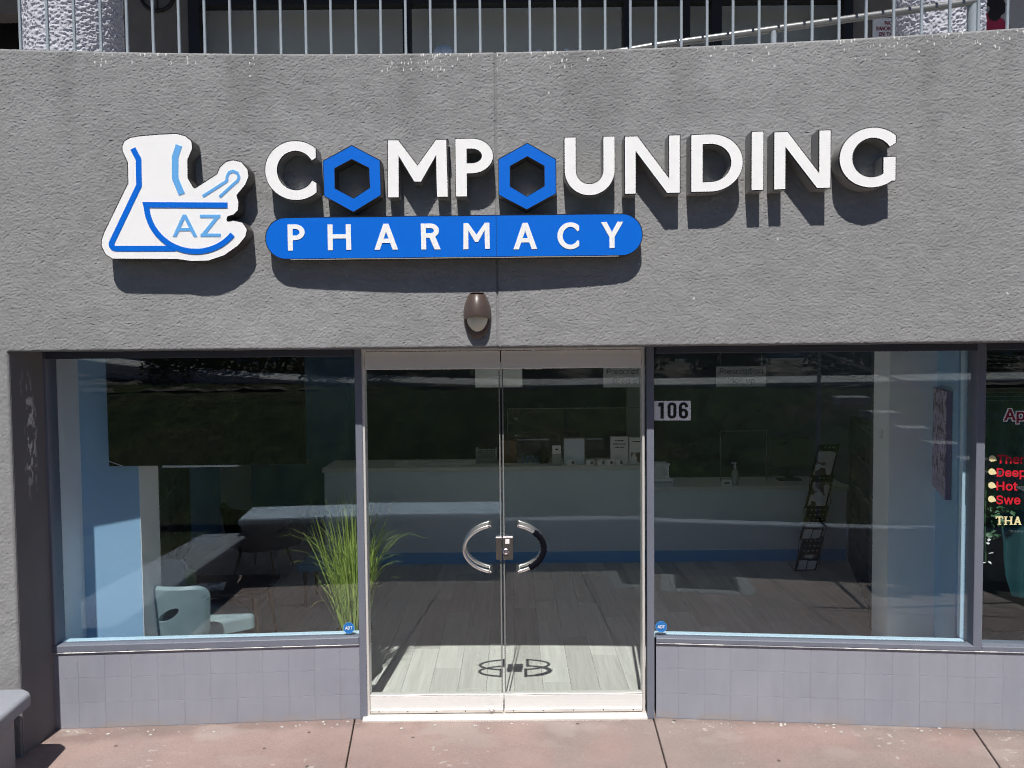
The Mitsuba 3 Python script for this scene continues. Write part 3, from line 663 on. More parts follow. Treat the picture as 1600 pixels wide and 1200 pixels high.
for ch, b in (("A", (-1.964, 3.099, -1.825, 3.226)), ("Z", (-1.806, 3.099, -1.691, 3.226))):
    add("letter", on_wall(at(extr(glyph(ch, *b, 0.020), 0.003), 0, D0 - 0.003, 0), xc), "m_sign_light_blue", k)

# ---------------------------------------------------------------- lamp over the door
lm = thing("wall_lamp", "dark brown oval outdoor wall lamp with pale lens above the door", "wall lamp")
def half_ell(rx, ry, rz, z0, z1, cut=None, n=28):
    zz = np.linspace(z0, z1, n); a = np.linspace(np.pi, 2 * np.pi, 33)
    s = np.sqrt(np.clip(1 - (zz / rz) ** 2, 0, 1))
    Zs = np.broadcast_to(zz[:, None], (n, 33)).copy()
    P = np.stack([rx * s[:, None] * np.cos(a), ry * s[:, None] * np.sin(a), Zs], -1)
    return grid(P)
LX, LZ = -0.205, 2.635
def lplace(m): return on_wall(at(m, LX, -0.008, LZ), LX)
add("rim", lplace(cat(half_ell(0.084, 0.035, 0.143, -0.142, 0.128))), "m_lamp_brown", lm, smooth=True)
hood = half_ell(0.0795, 0.105, 0.155, -0.028, 0.131)
v = hood.vertices; v[:, 2] -= 0.016 * (1 - (v[:, 0] / 0.08) ** 2) * -1 * (v[:, 2] < 0.0) * (v[:, 2] / -0.028).clip(0, 1)
add("hood", lplace(cat(hood)), "m_lamp_brown", lm, smooth=True)
add("hood_edge", lplace(grid(np.stack([np.stack([0.0795 * 0.98 * np.cos(a), 0.105 * 0.98 * np.sin(a) * r_, -0.028 + 0.016 * (1 - (0.98 * np.cos(a)) ** 2) + 0 * a], -1) for a in [np.linspace(np.pi, 2 * np.pi, 33)] for r_ in (1.0, 0.2)], 0))), "m_lamp_brown", lm)
add("lens", lplace(half_ell(0.068, 0.083, 0.105, -0.1045, -0.002)), "m_lamp_lens", lm, smooth=True)
sc = lathe([(0, 0.004), (0.005, 0.004), (0.007, 0.0), (0.013, 0.001), (0.0155, 0.003), (0.017, 0.0), (0.017, -0.004)], 24)
sc.apply_transform(trimesh.transformations.rotation_matrix(np.radians(48), [1, 0, 0])); 
add("sensor", lplace(at(sc, 0, -0.064, 0.112)), "m_steel", lm, smooth=True)
add("top_cap", lplace(at(lathe([(0.0, 0.003), (0.03, 0.002), (0.041, -0.003)], 24), 0, -0.03, 0.131)), "m_lamp_brown", lm)

# ---------------------------------------------------------------- shop windows, base walls
def base_wall(name, label, tr, x0, x1, ztop, phase):
    k = thing(name, label, "wall")
    add("backing", tr(box(x0, x1, -0.0430, 0.09, 0.0, ztop - 0.002)), "m_grout", k)
    rows = [(0.004, 0.1662), (0.1673, 0.3322), (0.3333, ztop)]
    for z0, z1 in rows:
        x = x0 + phase - 0.1675
        while x < x1:
            a, b = max(x, x0), min(x + 0.1664, x1)
            if b - a > 0.02:
                o = rng.uniform(-0.0003, 0.0003)
                add("tile", tr(box(a, b, -0.0445 + o, -0.035, z0, z1, 0.0007)), "m_tile", k)
            x += 0.1675
    add("sealant", tr(box(x0, x1, -0.0575, -0.04, ztop + 0.0005, ztop + 0.0062, 0.002)), "m_sealant", k)
    return k
base_wall("base_wall", "low wall of grey painted square tiles below the left window", Lw, -2.01, -0.022, 0.4985, 0.02)
base_wall("base_wall", "low wall of grey painted square tiles right of the door", Rw, 0.0, 3.75, 0.4985, 0.145)
def pane(x0, x1, z0, z1, y):
    return trimesh.Trimesh([(x0, y, z0), (x1, y, z0), (x1, y, z1), (x0, y, z1)], [[0, 1, 2], [0, 2, 3]], process=False)
wl = thing("shop_window", "large slate framed shop window left of the door with a black screen behind it", "window")
add("sill_rail", Lw(box(-1.99, -0.022, -0.056, 0.022, 0.505, 0.551, 0.004)), "m_frame", wl)
add("head_rail", Lw(box(-1.99, -0.022, -0.05, 0.07, 2.392, 2.437, 0.003)), "m_frame_shaded", wl)
add("jamb", Lw(box(-2.0, -1.955, -0.05, 0.07, 0.505, 2.437, 0.003)), "m_frame", wl)
add("mullion", Lw(box(-0.02, 0.026, -0.058, 0.07, 0.0, 2.4365, 0.003)), "m_frame", wl)
add("glass", Lw(pane(-1.955, -0.02, 0.551, 2.392, -0.012)), "m_glass", wl)
add("inner_sill", Lw(box(-1.97, -0.022, 0.0225, 0.072, 0.52, 0.553, 0.004)), "m_sill_blue", wl)
wr = thing("shop_window", "large slate framed shop window right of the door with the number on its glass", "window")
add("sill_rail", Rw(box(0.0, 2.0, -0.056, 0.022, 0.505, 0.538, 0.004)), "m_frame", wr)
add("head_rail", Rw(box(0.0, 2.0, -0.05, 0.07, 2.392, 2.437, 0.003)), "m_frame_shaded", wr)
add("mullion", Rw(box(-0.058, -0.012, -0.058, 0.07, 0.0, 2.4365, 0.003)), "m_frame", wr)
add("mullion", Rw(box(1.966, 2.018, -0.055, 0.07, 0.507, 2.4365, 0.003)), "m_frame", wr)
add("glass", Rw(pane(-0.012, 1.966, 0.538, 2.392, -0.012)), "m_glass", wr)
add("inner_sill", Rw(box(-0.012, 1.95, 0.0225, 0.072, 0.51, 0.540, 0.004)), "m_sill_blue", wr)
add("inner_jamb", Rw(box(1.945, 1.965, 0.072, 0.115, 0.541, 2.42, 0.003)), "m_sill_blue", wr)
wn = thing("shop_window", "neighbouring shop window with red lettering at the right edge", "window")
add("sill_rail", Rw(box(2.02, 3.75, -0.054, 0.07, 0.503, 0.536, 0.004)), "m_frame", wn)
add("head_rail", Rw(box(2.02, 3.75, -0.048, 0.07, 2.394, 2.436, 0.003)), "m_frame_shaded", wn)
add("jamb", Rw(box(3.70, 3.75, -0.05, 0.07, 0.537, 2.393, 0.003)), "m_frame", wn)
add("gasket", Rw(box(2.045, 2.05, 0.012, 0.05, 0.537, 2.393)), "m_sealant", wn)
add("glass", Rw(pane(2.02, 3.70, 0.536, 2.394, 0.01)), "m_glass", wn)

# number plate and stickers on the glass
k = thing("number_plate", "white plate with black number 106 on the right window", "number plate")
add("plate", Rw(box(-0.008, 0.226, -0.018, -0.0135, 1.958, 2.084)), "m_plate", k)
def digit(ch, x, z, w, h, t):
    if ch == "1":
        return unary_union([sbox(x + w - t * 1.1, z, x + w, z + h), Polygon([(x + w - t, z + h), (x + w - t, z + h * 0.80), (x, z + h * 0.74), (x, z + h * 0.88), (x + w - t * 1.5, z + h)])])
    def ring(z0, z1):
        o = sbox(x, z0, x + w, z1).buffer(-w * 0.46).buffer(w * 0.46)
        return o.difference(sbox(x + t, z0 + t * 0.9, x + w - t, z1 - t * 0.9).buffer(-0.005).buffer(0.005))
    if ch == "0":
        return ring(z, z + h)
    top = ring(z, z + h).intersection(unary_union([sbox(x, z + h * 0.3, x + t, z + h), sbox(x, z + h * 0.70, x + w, z + h)]))
    return unary_union([ring(z, z + h * 0.60), top])
for s, x, w in (("1", 0.018, 0.036), ("0", 0.078, 0.056), ("6", 0.150, 0.058)):
    add("digit", Rw(at(extr(digit(s, x, 1.970, w, 0.104, 0.0195), 0.002), 0, -0.0205, 0)), "m_trim", k)
def sticker(tr, x, z, lab):
    k = thing("security_sticker", lab, "sticker", "round blue stickers on the glass")
    oc = Polygon([(x + 0.039 * math.cos(a), z + 0.039 * math.sin(a)) for a in np.arange(8) * np.pi / 4 + np.pi / 8])
    add("plate", tr(at(extr(oc, 0.003), 0, -0.018, 0)), "m_sticker_blue", k)
    add("ring", tr(at(extr(oc.difference(oc.buffer(-0.003)).buffer(-0.0005), 0.001), 0, -0.0192, 0)), "m_sign_light_blue", k)
    add("lettering", tr(at(text3("ADT", 0.019, 0.001, True, 0.048), x - 0.024, -0.0195, z - 0.009)), "m_sign_white", k)
sticker(Lw, -0.092, 0.602, "blue octagonal security sticker in the lower right corner of the left window")
sticker(Rw, 0.036, 0.600, "blue octagonal security sticker in the lower left corner of the right window")

# ---------------------------------------------------------------- glass doors
df = thing("door_frame", "brushed metal frame and threshold around the double glass door", "door frame")
add("jamb", box(-0.974, -0.957, -0.04, 0.05, 0.027, 2.425, 0.002), "m_alu_edge", df)
add("jamb", box(0.842, 0.8585, -0.04, 0.05, 0.027, 2.425, 0.002), "m_alu_edge", df)
add("header", box(-0.974, 0.86, -0.045, 0.06, 2.4225, 2.4375, 0.002), "m_alu", df)
th = Polygon([(-0.085, 0.0), (-0.085, 0.010), (-0.075, 0.016), (-0.042, 0.024), (-0.036, 0.026), (0.07, 0.026), (0.07, 0.0)])
m = trimesh.creation.extrude_polygon(th, 1.864, engine="earcut"); m.apply_transform([[0, 0, 1, -0.998], [1, 0, 0, 0], [0, 1, 0, 0], [0, 0, 0, 1]])
add("threshold", m, "m_threshold", df)
def arc_pull(xc_, sgn, y):
    a = np.linspace(-1.32, 1.32, 40)
    return np.stack([xc_ - sgn * 0.226 * np.cos(a) + sgn * 0.02, np.full(40, y), 1.132 + 0.150 * np.sin(a) / math.sin(1.32)], -1)
def door(lab, x0, x1, sgn, hx):
    k = thing("glass_door", lab, "door", "pair of glass doors")
    add("top_rail", box(x0, x1, -0.022, 0.022, 2.302, 2.4185, 0.003), "m_alu", k)
    add("bottom_rail", box(x0, x1, -0.022, 0.022, 0.036, 0.146, 0.003), "m_alu", k)
    add("bottom_sweep", box(x0 + 0.002, x1 - 0.002, -0.034, -0.0225, 0.034, 0.056, 0.002), "m_threshold", k)
    for x in np.linspace(x0 + 0.06, x1 - 0.06, 5):
        add("screw", at(lathe([(0, 0.0015), (0.0035, 0.001), (0.0045, 0)], 10).apply_transform(trimesh.transformations.rotation_matrix(np.pi / 2, [1, 0, 0])), x, -0.0345, 0.046), "m_lock", k)
    add("rail_trim", box(x0, x1, -0.0235, 0.0235, 0.1465, 0.1525, 0.001), "m_alu_edge", k)
    add("glass", pane(x0, x1, 0.1525, 2.302, 0.0), "m_door_glass", k)
    ex = x1 if sgn > 0 else x0
    add("glass_edge", box(ex - (0.011 if sgn > 0 else -0.003), ex + (-0.003 if sgn > 0 else 0.011), -0.006, 0.006, 0.153, 2.302), "m_clear_edge", k)
    for y in (-0.058, 0.058):
        h = add("handle", tube(arc_pull(hx, sgn, y), 0.0118, 14), "m_chrome", k, smooth=True)
        for s in (-1, 1):
            e = arc_pull(hx, sgn, y)[0 if s < 0 else -1]
            add("mount", tube([e + [0, -np.sign(y) * -0.012, 0], (e[0], 0.0, e[2])], 0.012, 12), "m_chrome", h, smooth=True)
    return k
dl = door("left glass door with plain polished curved handle", -0.956, -0.0765, 1, -0.116)
dr_ = door("right glass door with black wrap on its curved handle and round lock", -0.069, 0.841, -1, -0.008)
a = np.linspace(-0.95, 0.78, 30)
wrap = np.stack([-0.008 + 0.226 * np.cos(a) - 0.02, np.full(30, -0.058), 1.132 + 0.150 * np.sin(a) / math.sin(1.32)], -1)
rr = 0.019 + 0.002 * np.sin(np.arange(30) * 1.9)
add("handle_wrap", tube(wrap, rr, 14), "m_black_fabric", dr_, smooth=True)
add("lock_case", box(-0.1155, -0.0765, -0.028, 0.028, 1.05, 1.2, 0.003), "m_lock", dl)
add("lock_top", box(-0.1165, -0.0765, -0.03, 0.03, 1.1925, 1.2025, 0.002), "m_steel", dl)
lk = add("lock_case", box(-0.0705, -0.003, -0.028, 0.028, 1.05, 1.2, 0.003), "m_lock", dr_)
add("lock_top", box(-0.0705, -0.002, -0.03, 0.03, 1.1925, 1.2025, 0.002), "m_steel", dr_)
cyl = lathe([(0, 0.008), (0.009, 0.008), (0.011, 0.004), (0.015, 0.009), (0.02, 0.006), (0.021, 0)], 24).apply_transform(trimesh.transformations.rotation_matrix(np.pi / 2, [1, 0, 0]))
add("cylinder", at(cyl, -0.050, -0.0285, 1.106), "m_steel", lk, smooth=30)
add("label", box(-0.054, -0.027, -0.0295, -0.0283, 1.156, 1.188), "m_lock_sticker", lk)
add("floor_bolt", at(lathe([(0, 0.016), (0.008, 0.016), (0.013, 0.012), (0.017, 0.002), (0.019, 0)], 18).apply_transform(trimesh.transformations.rotation_matrix(np.pi / 2, [1, 0, 0])), -0.155, -0.0345, 0.062), "m_white", dl, smooth=30)

# ---------------------------------------------------------------- interior shell
room = thing("shop_interior", "blue and white room of the shop behind the glass", "room")
fl = add("floor", box(-5.2, 5.0, 0.07, 5.6, -0.1, 0.0385), "m_joint", kind="structure", label="pale grey plank floor of the shop", category="floor")
col = 0
for c in range(math.floor((-4.4 + 10) / 0.2), math.floor((4.4 + 10) / 0.2)):
    y = -10 - 0.37 * c
    y += 1.22 * math.ceil((0.07 - 1.22 - y) / 1.22)
    while y < 5.3:
        a, b = max(y, 0.075), min(y + 1.22, 5.5)
        if b - a > 0.05:
            add("plank", box(c * 0.2 - 10 + 0.0008, c * 0.2 - 9.8 - 0.0008, a + 0.0008, b - 0.0008, 0.0386, 0.0445, 0.0012), "m_plank", fl)
        y += 1.22
ZC = 2.72
def wallseg(p, q, th, z0=0.03, z1=ZC):
    p, q = np.array(p, float), np.array(q, float)
    d = (q - p) / np.linalg.norm(q - p); n = np.array([-d[1], d[0]]) * th
    return slabz(Polygon([p, q, q + n, p + n]), z0, z1)
add("ceiling", box(-5.4, 5.2, -0.02, 5.7, ZC, ZC + 0.1), "m_ceiling", room)
add("window_wall", wallseg((-2.985, 0.0), (-2.975, 0.26), 0.08), "m_int_white", room)
add("column", box(-3.5, -2.575, 0.263, 0.54, 0.03, ZC), "m_int_white", room, label="white square column behind the left window")
add("column_facing", box(-3.3, -2.58, 0.2595, 0.2625, 0.04, ZC), "m_int_blue", room)
add("side_wall", wallseg((-3.4, 0.5), (-4.45, 4.5), -0.1), "m_int_blue", room)
add("side_wall", wallseg((2.925, 0.02), (3.275, 0.905), -0.09), "m_int_blue", room, label="blue side wall behind the right window")
add("column", box(2.909, 3.45, 0.905, 1.16, 0.03, ZC), "m_int_white", room, label="white square column behind the right window")
add("side_wall", wallseg((3.42, 1.1), (4.45, 4.4), -0.1), "m_int_pale_blue", room)
add("back_wall", box(-5.2, 5.0, 5.3, 5.4, 0.03, ZC), "m_int_dark", room)
add("back_wall", box(-5.2, -2.0, 4.85, 5.0, 0.03, ZC), "m_int_navy", room)
add("back_panel", box(-3.75, -3.38, 4.78, 4.85, 0.03, ZC), "m_int_grey", room)
add("partition", box(1.5, 1.8, 5.0, 5.1, 0.03, ZC), "m_int_grey", room)
sw = thing("light_switch", "small white framed switch on the right column", "switch")
add("plate", cat(box(2.9035, 2.9085, 0.99, 1.06, 1.70, 1.71), box(2.9035, 2.9085, 0.99, 1.06, 1.76, 1.77), box(2.9035, 2.9085, 0.99, 1.0, 1.71, 1.76), box(2.9035, 2.9085, 1.05, 1.06, 1.71, 1.76)), "m_white", sw)
dv = thing("back_door", "dark blue back door with lever handle deep behind the left window", "door")
add("leaf", box(-2.95, -2.1, 4.80, 4.845, 0.05, 2.1), "m_int_navy", dv)
add("lever", cat(tube([(-2.62, 4.79, 1.03), (-2.62, 4.74, 1.03), (-2.74, 4.74, 1.03)], 0.012, 8), at(lathe([(0, .02), (.03, .02), (.032, 0)], 16).apply_transform(trimesh.transformations.rotation_matrix(np.pi / 2, [1, 0, 0])), -2.62, 4.8, 1.03)), "m_steel", dv)

# hanging screen behind the left window
tv = thing("hanging_screen", "large black television screen hanging behind the left window", "screen")
TA = math.atan(0.012)
def tvp(m): return place(m, 0.0, (0, 0, 0))
add("panel", tvp(box(-2.735, -1.405, 0.165, 0.21, 1.662, 2.412, 0.006)), "m_screen", tv)
add("bottom_strip", tvp(box(-2.37, -1.86, 0.158, 0.2, 1.652, 1.665, 0.002)), "m_alu_edge", tv)
add("bracket", tvp(cat(box(-2.1, -2.0, 0.2, 0.24, 2.3, ZC), box(-2.25, -1.85, 0.2095, 0.23, 2.0, 2.3))), "m_black", tv)
add("stay", tube([(-2.73, 0.155, 1.70), (-2.635, 0.155, 1.665)], 0.003, 6), "m_alu_edge", tv)

# cube shelves, left and right
def cube_shelf(lab, p, q, depth_sign, H):
    k = thing("cube_shelf", lab, "shelf", None)
    p, q = np.array(p), np.array(q); L = np.linalg.norm(q - p); ang = math.atan2(*(q - p)[::-1])
    n = 6
    def tr(m): return place(m, ang, (p[0], p[1], 0))
    D = 0.33 * depth_sign
    add("back", tr(box(0, L, D * 0.92, D, 0.045, H)), "m_black", k)
    for i in range(n + 1):
        x = L * i / n
        add("upright", tr(box(x - 0.012, x + 0.012, 0, D * 0.92, 0.045, H, 0.001)), "m_int_dark", k)
    for i in range(6):
        z = 0.06 + (H - 0.075) * i / 5
        add("board", tr(box(0.0, L, 0.001 * depth_sign, D * 0.915, z - 0.012, z + 0.012, 0.001)), "m_int_dark", k)
    return k
cube_shelf("tall black cube shelf along the right side wall", (3.075, 1.47), (3.72, 3.44), -1, 1.66)
cube_shelf("tall black cube shelf along the left side wall", (-3.07, 1.47), (-3.98, 4.4), 1, 1.70)

# picture on the blue side wall
pc = thing("canvas_picture", "purple grey abstract canvas on the blue side wall behind the right window", "picture")
d = np.array([3.275 - 2.925, 0.905 - 0.02]); d /= np.linalg.norm(d)
ang = math.atan2(d[1], d[0])
def pt(m): return place(m, ang, (2.925, 0.02, 0))
add("canvas", pt(box(0.215, 0.83, 0.037, 0.041, 1.37, 2.11)), "m_canvas", pc)
add("edge", pt(box(0.212, 0.833, 0.003, 0.0365, 1.367, 2.113)), "m_canvas_edge", pc)

# counter
ct = thing("service_counter", "long pale grey service counter with blue kick band across the shop", "counter")
YC = 3.5
add("front", cat(box(-2.1, 1.52, YC, YC + 0.1, 0.172, 1.085), box(1.521, 3.72, YC, YC + 0.1, 0.172, 0.845)), "m_counter", ct)
add("kick_band", box(-2.1, 3.72, YC - 0.006, YC + 0.09, 0.045, 0.172), "m_kick", ct)
add("top", box(-2.12, 1.54, YC - 0.03, YC + 0.62, 1.085, 1.135, 0.004), "m_counter_top", ct)
add("top", box(1.545, 3.74, YC - 0.03, YC + 0.62, 0.845, 0.89, 0.004), "m_counter_top", ct)
add("ledge", box(-1.35, -0.42, YC + 0.2, YC + 0.3, 1.135, 1.175), "m_counter_top", ct)
add("ledge", box(-0.40, 0.9, YC + 0.3, YC + 0.4, 1.135, 1.165), "m_int_grey", ct)
def shield(lab, x0, x1, y, z0, z1):
    k = thing("sneeze_shield", lab, "shield", None)
    add("sheet", pane(x0, x1, z0, z1, y), "m_shield", k)
    add("edge", cat(box(x0, x1, y - 0.004, y + 0.004, z1, z1 + 0.01), box(x0 - 0.008, x0, y - 0.004, y + 0.004, z0, z1 + 0.01), box(x1, x1 + 0.008, y - 0.004, y + 0.004, z0, z1 + 0.01)), "m_clear_edge", k)
shield("wide clear shield on the middle of the counter", -0.05, 1.50, YC + 0.42, 1.135, 1.74)
shield("clear shield with pale edges on the lower right counter", 2.40, 2.92, YC + 0.3, 0.89, 1.47)

def counter_sign(name, lab, cat_, x, y, w, z, h, mat="m_paper", lines=0, tm="m_text_grey"):
    k = thing(name, lab, cat_)
    add("sheet", box(x, x + w, y, y + 0.008, z, z + h, 0.001), mat, k)
    for i in range(lines):
        ww = w * (0.75 if i % 2 else 0.55)
        zz = z + h * (0.85 - 0.12 * i)
        add("line", box(x + (w - ww) / 2, x + (w + ww) / 2, y - 0.002, y, zz - h * 0.018, zz + h * 0.018), tm, k)
    return k
Z1, Z2 = 1.135, 0.89
counter_sign("notice_sheet", "white printed notice sheet standing on the counter behind the right door", "notice", 1.10, YC + 0.1, 0.20, Z1, 0.31, "m_paper", 3)
k = counter_sign("flyer", "pale flyer with dark photo on the counter, beside the printed notice", "flyer", 1.31, YC + 0.08, 0.17, Z1, 0.30, "m_paper", 1)
add("photo", box(1.33, 1.47, YC + 0.077, YC + 0.079, Z1 + 0.01, Z1 + 0.13), "m_brochure", k)
k = counter_sign("acrylic_stand", "clear upright acrylic leaflet stand on the counter", "stand", 0.58, YC + 0.12, 0.23, Z1, 0.29, "m_counter", 0)
add("frame", cat(box(0.572, 0.58, YC + 0.115, YC + 0.13, Z1, Z1 + 0.3), box(0.81, 0.818, YC + 0.115, YC + 0.13, Z1, Z1 + 0.3), box(0.58, 0.81, YC + 0.115, YC + 0.13, Z1 + 0.29, Z1 + 0.3)), "m_clear_edge", k)
k = thing("card_box", "small upright display box with a white card on the counter", "display box")
add("body", box(0.44, 0.545, YC + 0.04, YC + 0.1, Z1, Z1 + 0.15, 0.002), "m_int_grey", k)
add("card", box(0.445, 0.54, YC + 0.034, YC + 0.039, Z1 + 0.13, Z1 + 0.225), "m_paper", k)
add("mark", box(0.48, 0.51, YC + 0.0325, YC + 0.0338, Z1 + 0.17, Z1 + 0.19), "m_text_dark", k)
for i, (x, lab) in enumerate([(0.61, "first from the left"), (0.82, "second from the left"), (0.95, "third from the left"), (1.04, "fourth from the left"), (1.15, "fifth from the left")]):
    k = thing("card_holder", f"small white card holder on the counter edge, {lab}", "card holder", None)
    add("card", box(x, x + 0.085, YC + 0.0, YC + 0.035, Z1, Z1 + 0.062, 0.001), "m_paper", k)
    add("print", box(x + 0.045, x + 0.075, YC - 0.0015, YC - 0.0005, Z1 + 0.015, Z1 + 0.05), "m_text_grey", k)
k = thing("wire_basket", "grey wire basket on the counter behind the left door", "basket")
bp = [box(-0.42, -0.40, YC + 0.22, YC + 0.4, Z1, Z1 + 0.17), box(-0.2, -0.18, YC + 0.22, YC + 0.4, Z1, Z1 + 0.17)]
bp += [box(-0.42, -0.18, YC + 0.21, YC + 0.22, Z1 + 0.01 + 0.025 * i, Z1 + 0.018 + 0.025 * i) for i in range(7)] + [box(-0.42 + 0.02 * i, -0.414 + 0.02 * i, YC + 0.212, YC + 0.219, Z1, Z1 + 0.17) for i in range(12)]
add("wires", cat(*bp), "m_int_grey", k)
k = thing("carton", "dark brown carton beside the wire basket on the counter", "box")
add("body", box(-0.15, 0.05, YC + 0.25, YC + 0.45, Z1, Z1 + 0.26, 0.004), "m_wood_leg", k)
add("tape", box(-0.065, -0.035, YC + 0.2485, YC + 0.4515, Z1 + 0.1, Z1 + 0.2615), "m_lock", k)
k = thing("blue_letters", "dark blue standing letters inc on the counter behind the doors", "letters")
add("lettering", at(text3("inc", 0.10, 0.03, True, 0.27), 0.10, YC + 0.3, Z1), "m_int_navy", k)
k = thing("figurine", "small dark bottle shaped figure on the counter left of the stand", "ornament")
add("body", at(lathe([(0, 0), (0.05, 0), (0.06, 0.05), (0.045, 0.11), (0.02, 0.14), (0.035, 0.17), (0.03, 0.2), (0, 0.21)], 20), 0.36, YC + 0.25, Z1), "m_black", k, smooth=True)
k = thing("storage_basket", "white plastic storage basket on the lower counter by the door frame", "basket")
V = [box(1.56, 1.575, YC + 0.1, YC + 0.3, Z2 + 0.08, Z2 + 0.24), box(1.745, 1.76, YC + 0.1, YC + 0.3, Z2 + 0.08, Z2 + 0.24), box(1.56, 1.76, YC + 0.29, YC + 0.3, Z2 + 0.08, Z2 + 0.24), box(1.55, 1.77, YC + 0.09, YC + 0.105, Z2 + 0.225, Z2 + 0.25)]
V += [box(1.575 + 0.025 * i, 1.585 + 0.025 * i, YC + 0.1, YC + 0.108, Z2 + 0.08, Z2 + 0.23) for i in range(7)] + [box(1.57, 1.75, YC + 0.1, YC + 0.108, Z2 + 0.09 + 0.04 * i, Z2 + 0.10 + 0.04 * i) for i in range(4)]
add("body", cat(*V), "m_int_white", k)
k = thing("paper_tray", "pale paper tray below the white basket on the lower counter", "tray")
add("body", box(1.55, 1.80, YC + 0.06, YC + 0.34, Z2, Z2 + 0.075, 0.004), "m_int_white", k)
add("slot", box(1.57, 1.78, YC + 0.058, YC + 0.0595, Z2 + 0.03, Z2 + 0.05), "m_int_grey", k)
k = thing("card_holder", "white card on the lower counter beside the pump bottle", "card holder")
add("card", box(2.34, 2.445, YC + 0.02, YC + 0.05, Z2, Z2 + 0.065, 0.001), "m_paper", k)
add("print", box(2.36, 2.42, YC + 0.0185, YC + 0.0195, Z2 + 0.02, Z2 + 0.045), "m_text_grey", k)
k = thing("pump_bottle", "pale pump bottle on the lower counter", "bottle")
add("body", at(lathe([(0, 0), (0.036, 0), (0.038, 0.02), (0.038, 0.13), (0.03, 0.16), (0.014, 0.175), (0.014, 0.19)], 20), 2.50, YC + 0.08, Z2), "m_int_grey", k, smooth=40)
add("pump", cat(at(lathe([(0.016, 0), (0.016, 0.02), (0.006, 0.022), (0.006, 0.05), (0, 0.05)], 12), 2.50, YC + 0.08, Z2 + 0.19), box(2.46, 2.512, YC + 0.07, YC + 0.09, Z2 + 0.238, Z2 + 0.252)), "m_white", k)
k = thing("monitor", "dark computer monitor seen from behind on the lower counter", "monitor")
add("back", box(2.98, 3.45, YC + 0.35, YC + 0.40, Z2 + 0.14, Z2 + 0.50, 0.01), "m_int_dark", k)
add("stand", cat(box(3.17, 3.25, YC + 0.36, YC + 0.39, Z2 + 0.01, Z2 + 0.2), box(3.08, 3.34, YC + 0.3, YC + 0.46, Z2, Z2 + 0.015)), "m_int_dark", k)
add("lettering", at(text3("acer", 0.03, 0.001, True, 0.13), 3.05, YC + 0.3495, Z2 + 0.42), "m_black", k)

# hanging signs over the counter
def hang_sign(lab, x, y, w, z0, z1, lines):
    k = thing("hanging_sign", lab, "sign", None)
    add("panel", box(x, x + w, y, y + 0.008, z0, z1, 0.001), "m_translucent_sign", k)
    for s, ww, zz in lines:
        add("lettering", at(text3(s, 0.064, 0.002, False, ww), x + (w - ww) / 2, y - 0.0005, zz), "m_text_dark", k)
    for xx in (x + 0.05, x + w - 0.05):
        add("wire", tube([(xx, y + 0.004, z1), (xx, y + 0.004, ZC)], 0.002, 5), "m_steel", k)
hang_sign("pale hanging sign reading Prescription Drop off over the counter", 1.06, 3.9, 0.58, 1.985, 2.225, (("Prescription", 0.50, 2.14), ("Drop off", 0.36, 2.025)))
hang_sign("pale hanging sign reading Prescription Pick up over the counter", 2.37, 3.9, 0.58, 1.98, 2.215, (("Prescription", 0.50, 2.13), ("Pick up", 0.31, 2.02)))
k = hang_sign("blank pale hanging panel seen through both doors", -0.36, 2.5, 0.46, 2.063, 2.31, ())
lf = thing("ceiling_fitting", "white ceiling fitting just under the top rail of the right door", "light fitting")
add("body", cat(box(0.11, 0.32, 2.6, 2.75, 2.235, 2.33, 0.02), box(0.2, 0.23, 2.66, 2.69, 2.33, ZC)), "m_int_white", lf)

# brochure rack
rk = thing("brochure_rack", "black zigzag brochure rack leaning in front of the counter", "rack")
Rv, Uv = np.array([0.245, 0.035, -0.004]), np.array([0.135, 0.12, 0.335])
Nv = np.cross(Rv, Uv); Nv /= np.linalg.norm(Nv)
def board(bl, r0, r1, u0, u1, th, off=0.0):
    b = np.array(bl) + Nv * off
    P = [b + Rv * r + Uv * u for r, u in ((r0, u0), (r1, u0), (r1, u1), (r0, u1))]
    P = P + [q + Nv * th for q in P]
    return trimesh.convex.convex_hull(np.array(P))
BL = [(2.985, 3.08, 0.05), (3.035, 3.08, 0.385), (3.088, 3.08, 0.72), (3.145, 3.08, 1.05)]
sgn = -1 if Nv[1] > 0 else 1
for i, bl in enumerate(BL):
    p = add("panel", board(bl, 0, 1, 0, 1, 0.008), "m_black", rk)
    if i < 2:
        add("brochure", board(bl, 0.1, 0.47, 0.03, 0.30, 0.006, sgn * 0.012), "m_paper", p)
        add("brochure", board(bl, 0.52, 0.9, 0.03, 0.28, 0.006, sgn * 0.012), "m_paper", p)
        dots = [board(bl, 0.18 + 0.2 * a, 0.26 + 0.2 * a, 0.56 + 0.15 * b, 0.60 + 0.15 * b, 0.004, sgn * 0.008) for a in range(4) for b in range(3)]
        add("perforation", cat(*dots), "m_int_grey", p)
        add("leaflet", board(bl, 0.15, 0.85, 0.36, 0.46, 0.004, sgn * 0.009), "m_brochure", p)
    else:
        add("brochure", board(bl, 0.1, 0.9, 0.06, 0.78, 0.006, sgn * 0.012), "m_brochure", p)
        add("perforation", cat(*[board(bl, 0.3 + 0.2 * a, 0.38 + 0.2 * a, 0.88, 0.92, 0.004, sgn * 0.008) for a in range(3)]), "m_int_grey", p)
    for r in (0.0, 1.0):
        a = np.array(bl) + Rv * r
        b = a + Uv * 0.02 + np.array([0.0, 0.12, 0.0])
        add("rod", tube([a, a + np.array([0.012, 0.05, -0.30 if i else -0.0]) + (0 if i else np.array([0.05, 0.25, 0]))], 0.004, 6), "m_black", rk)

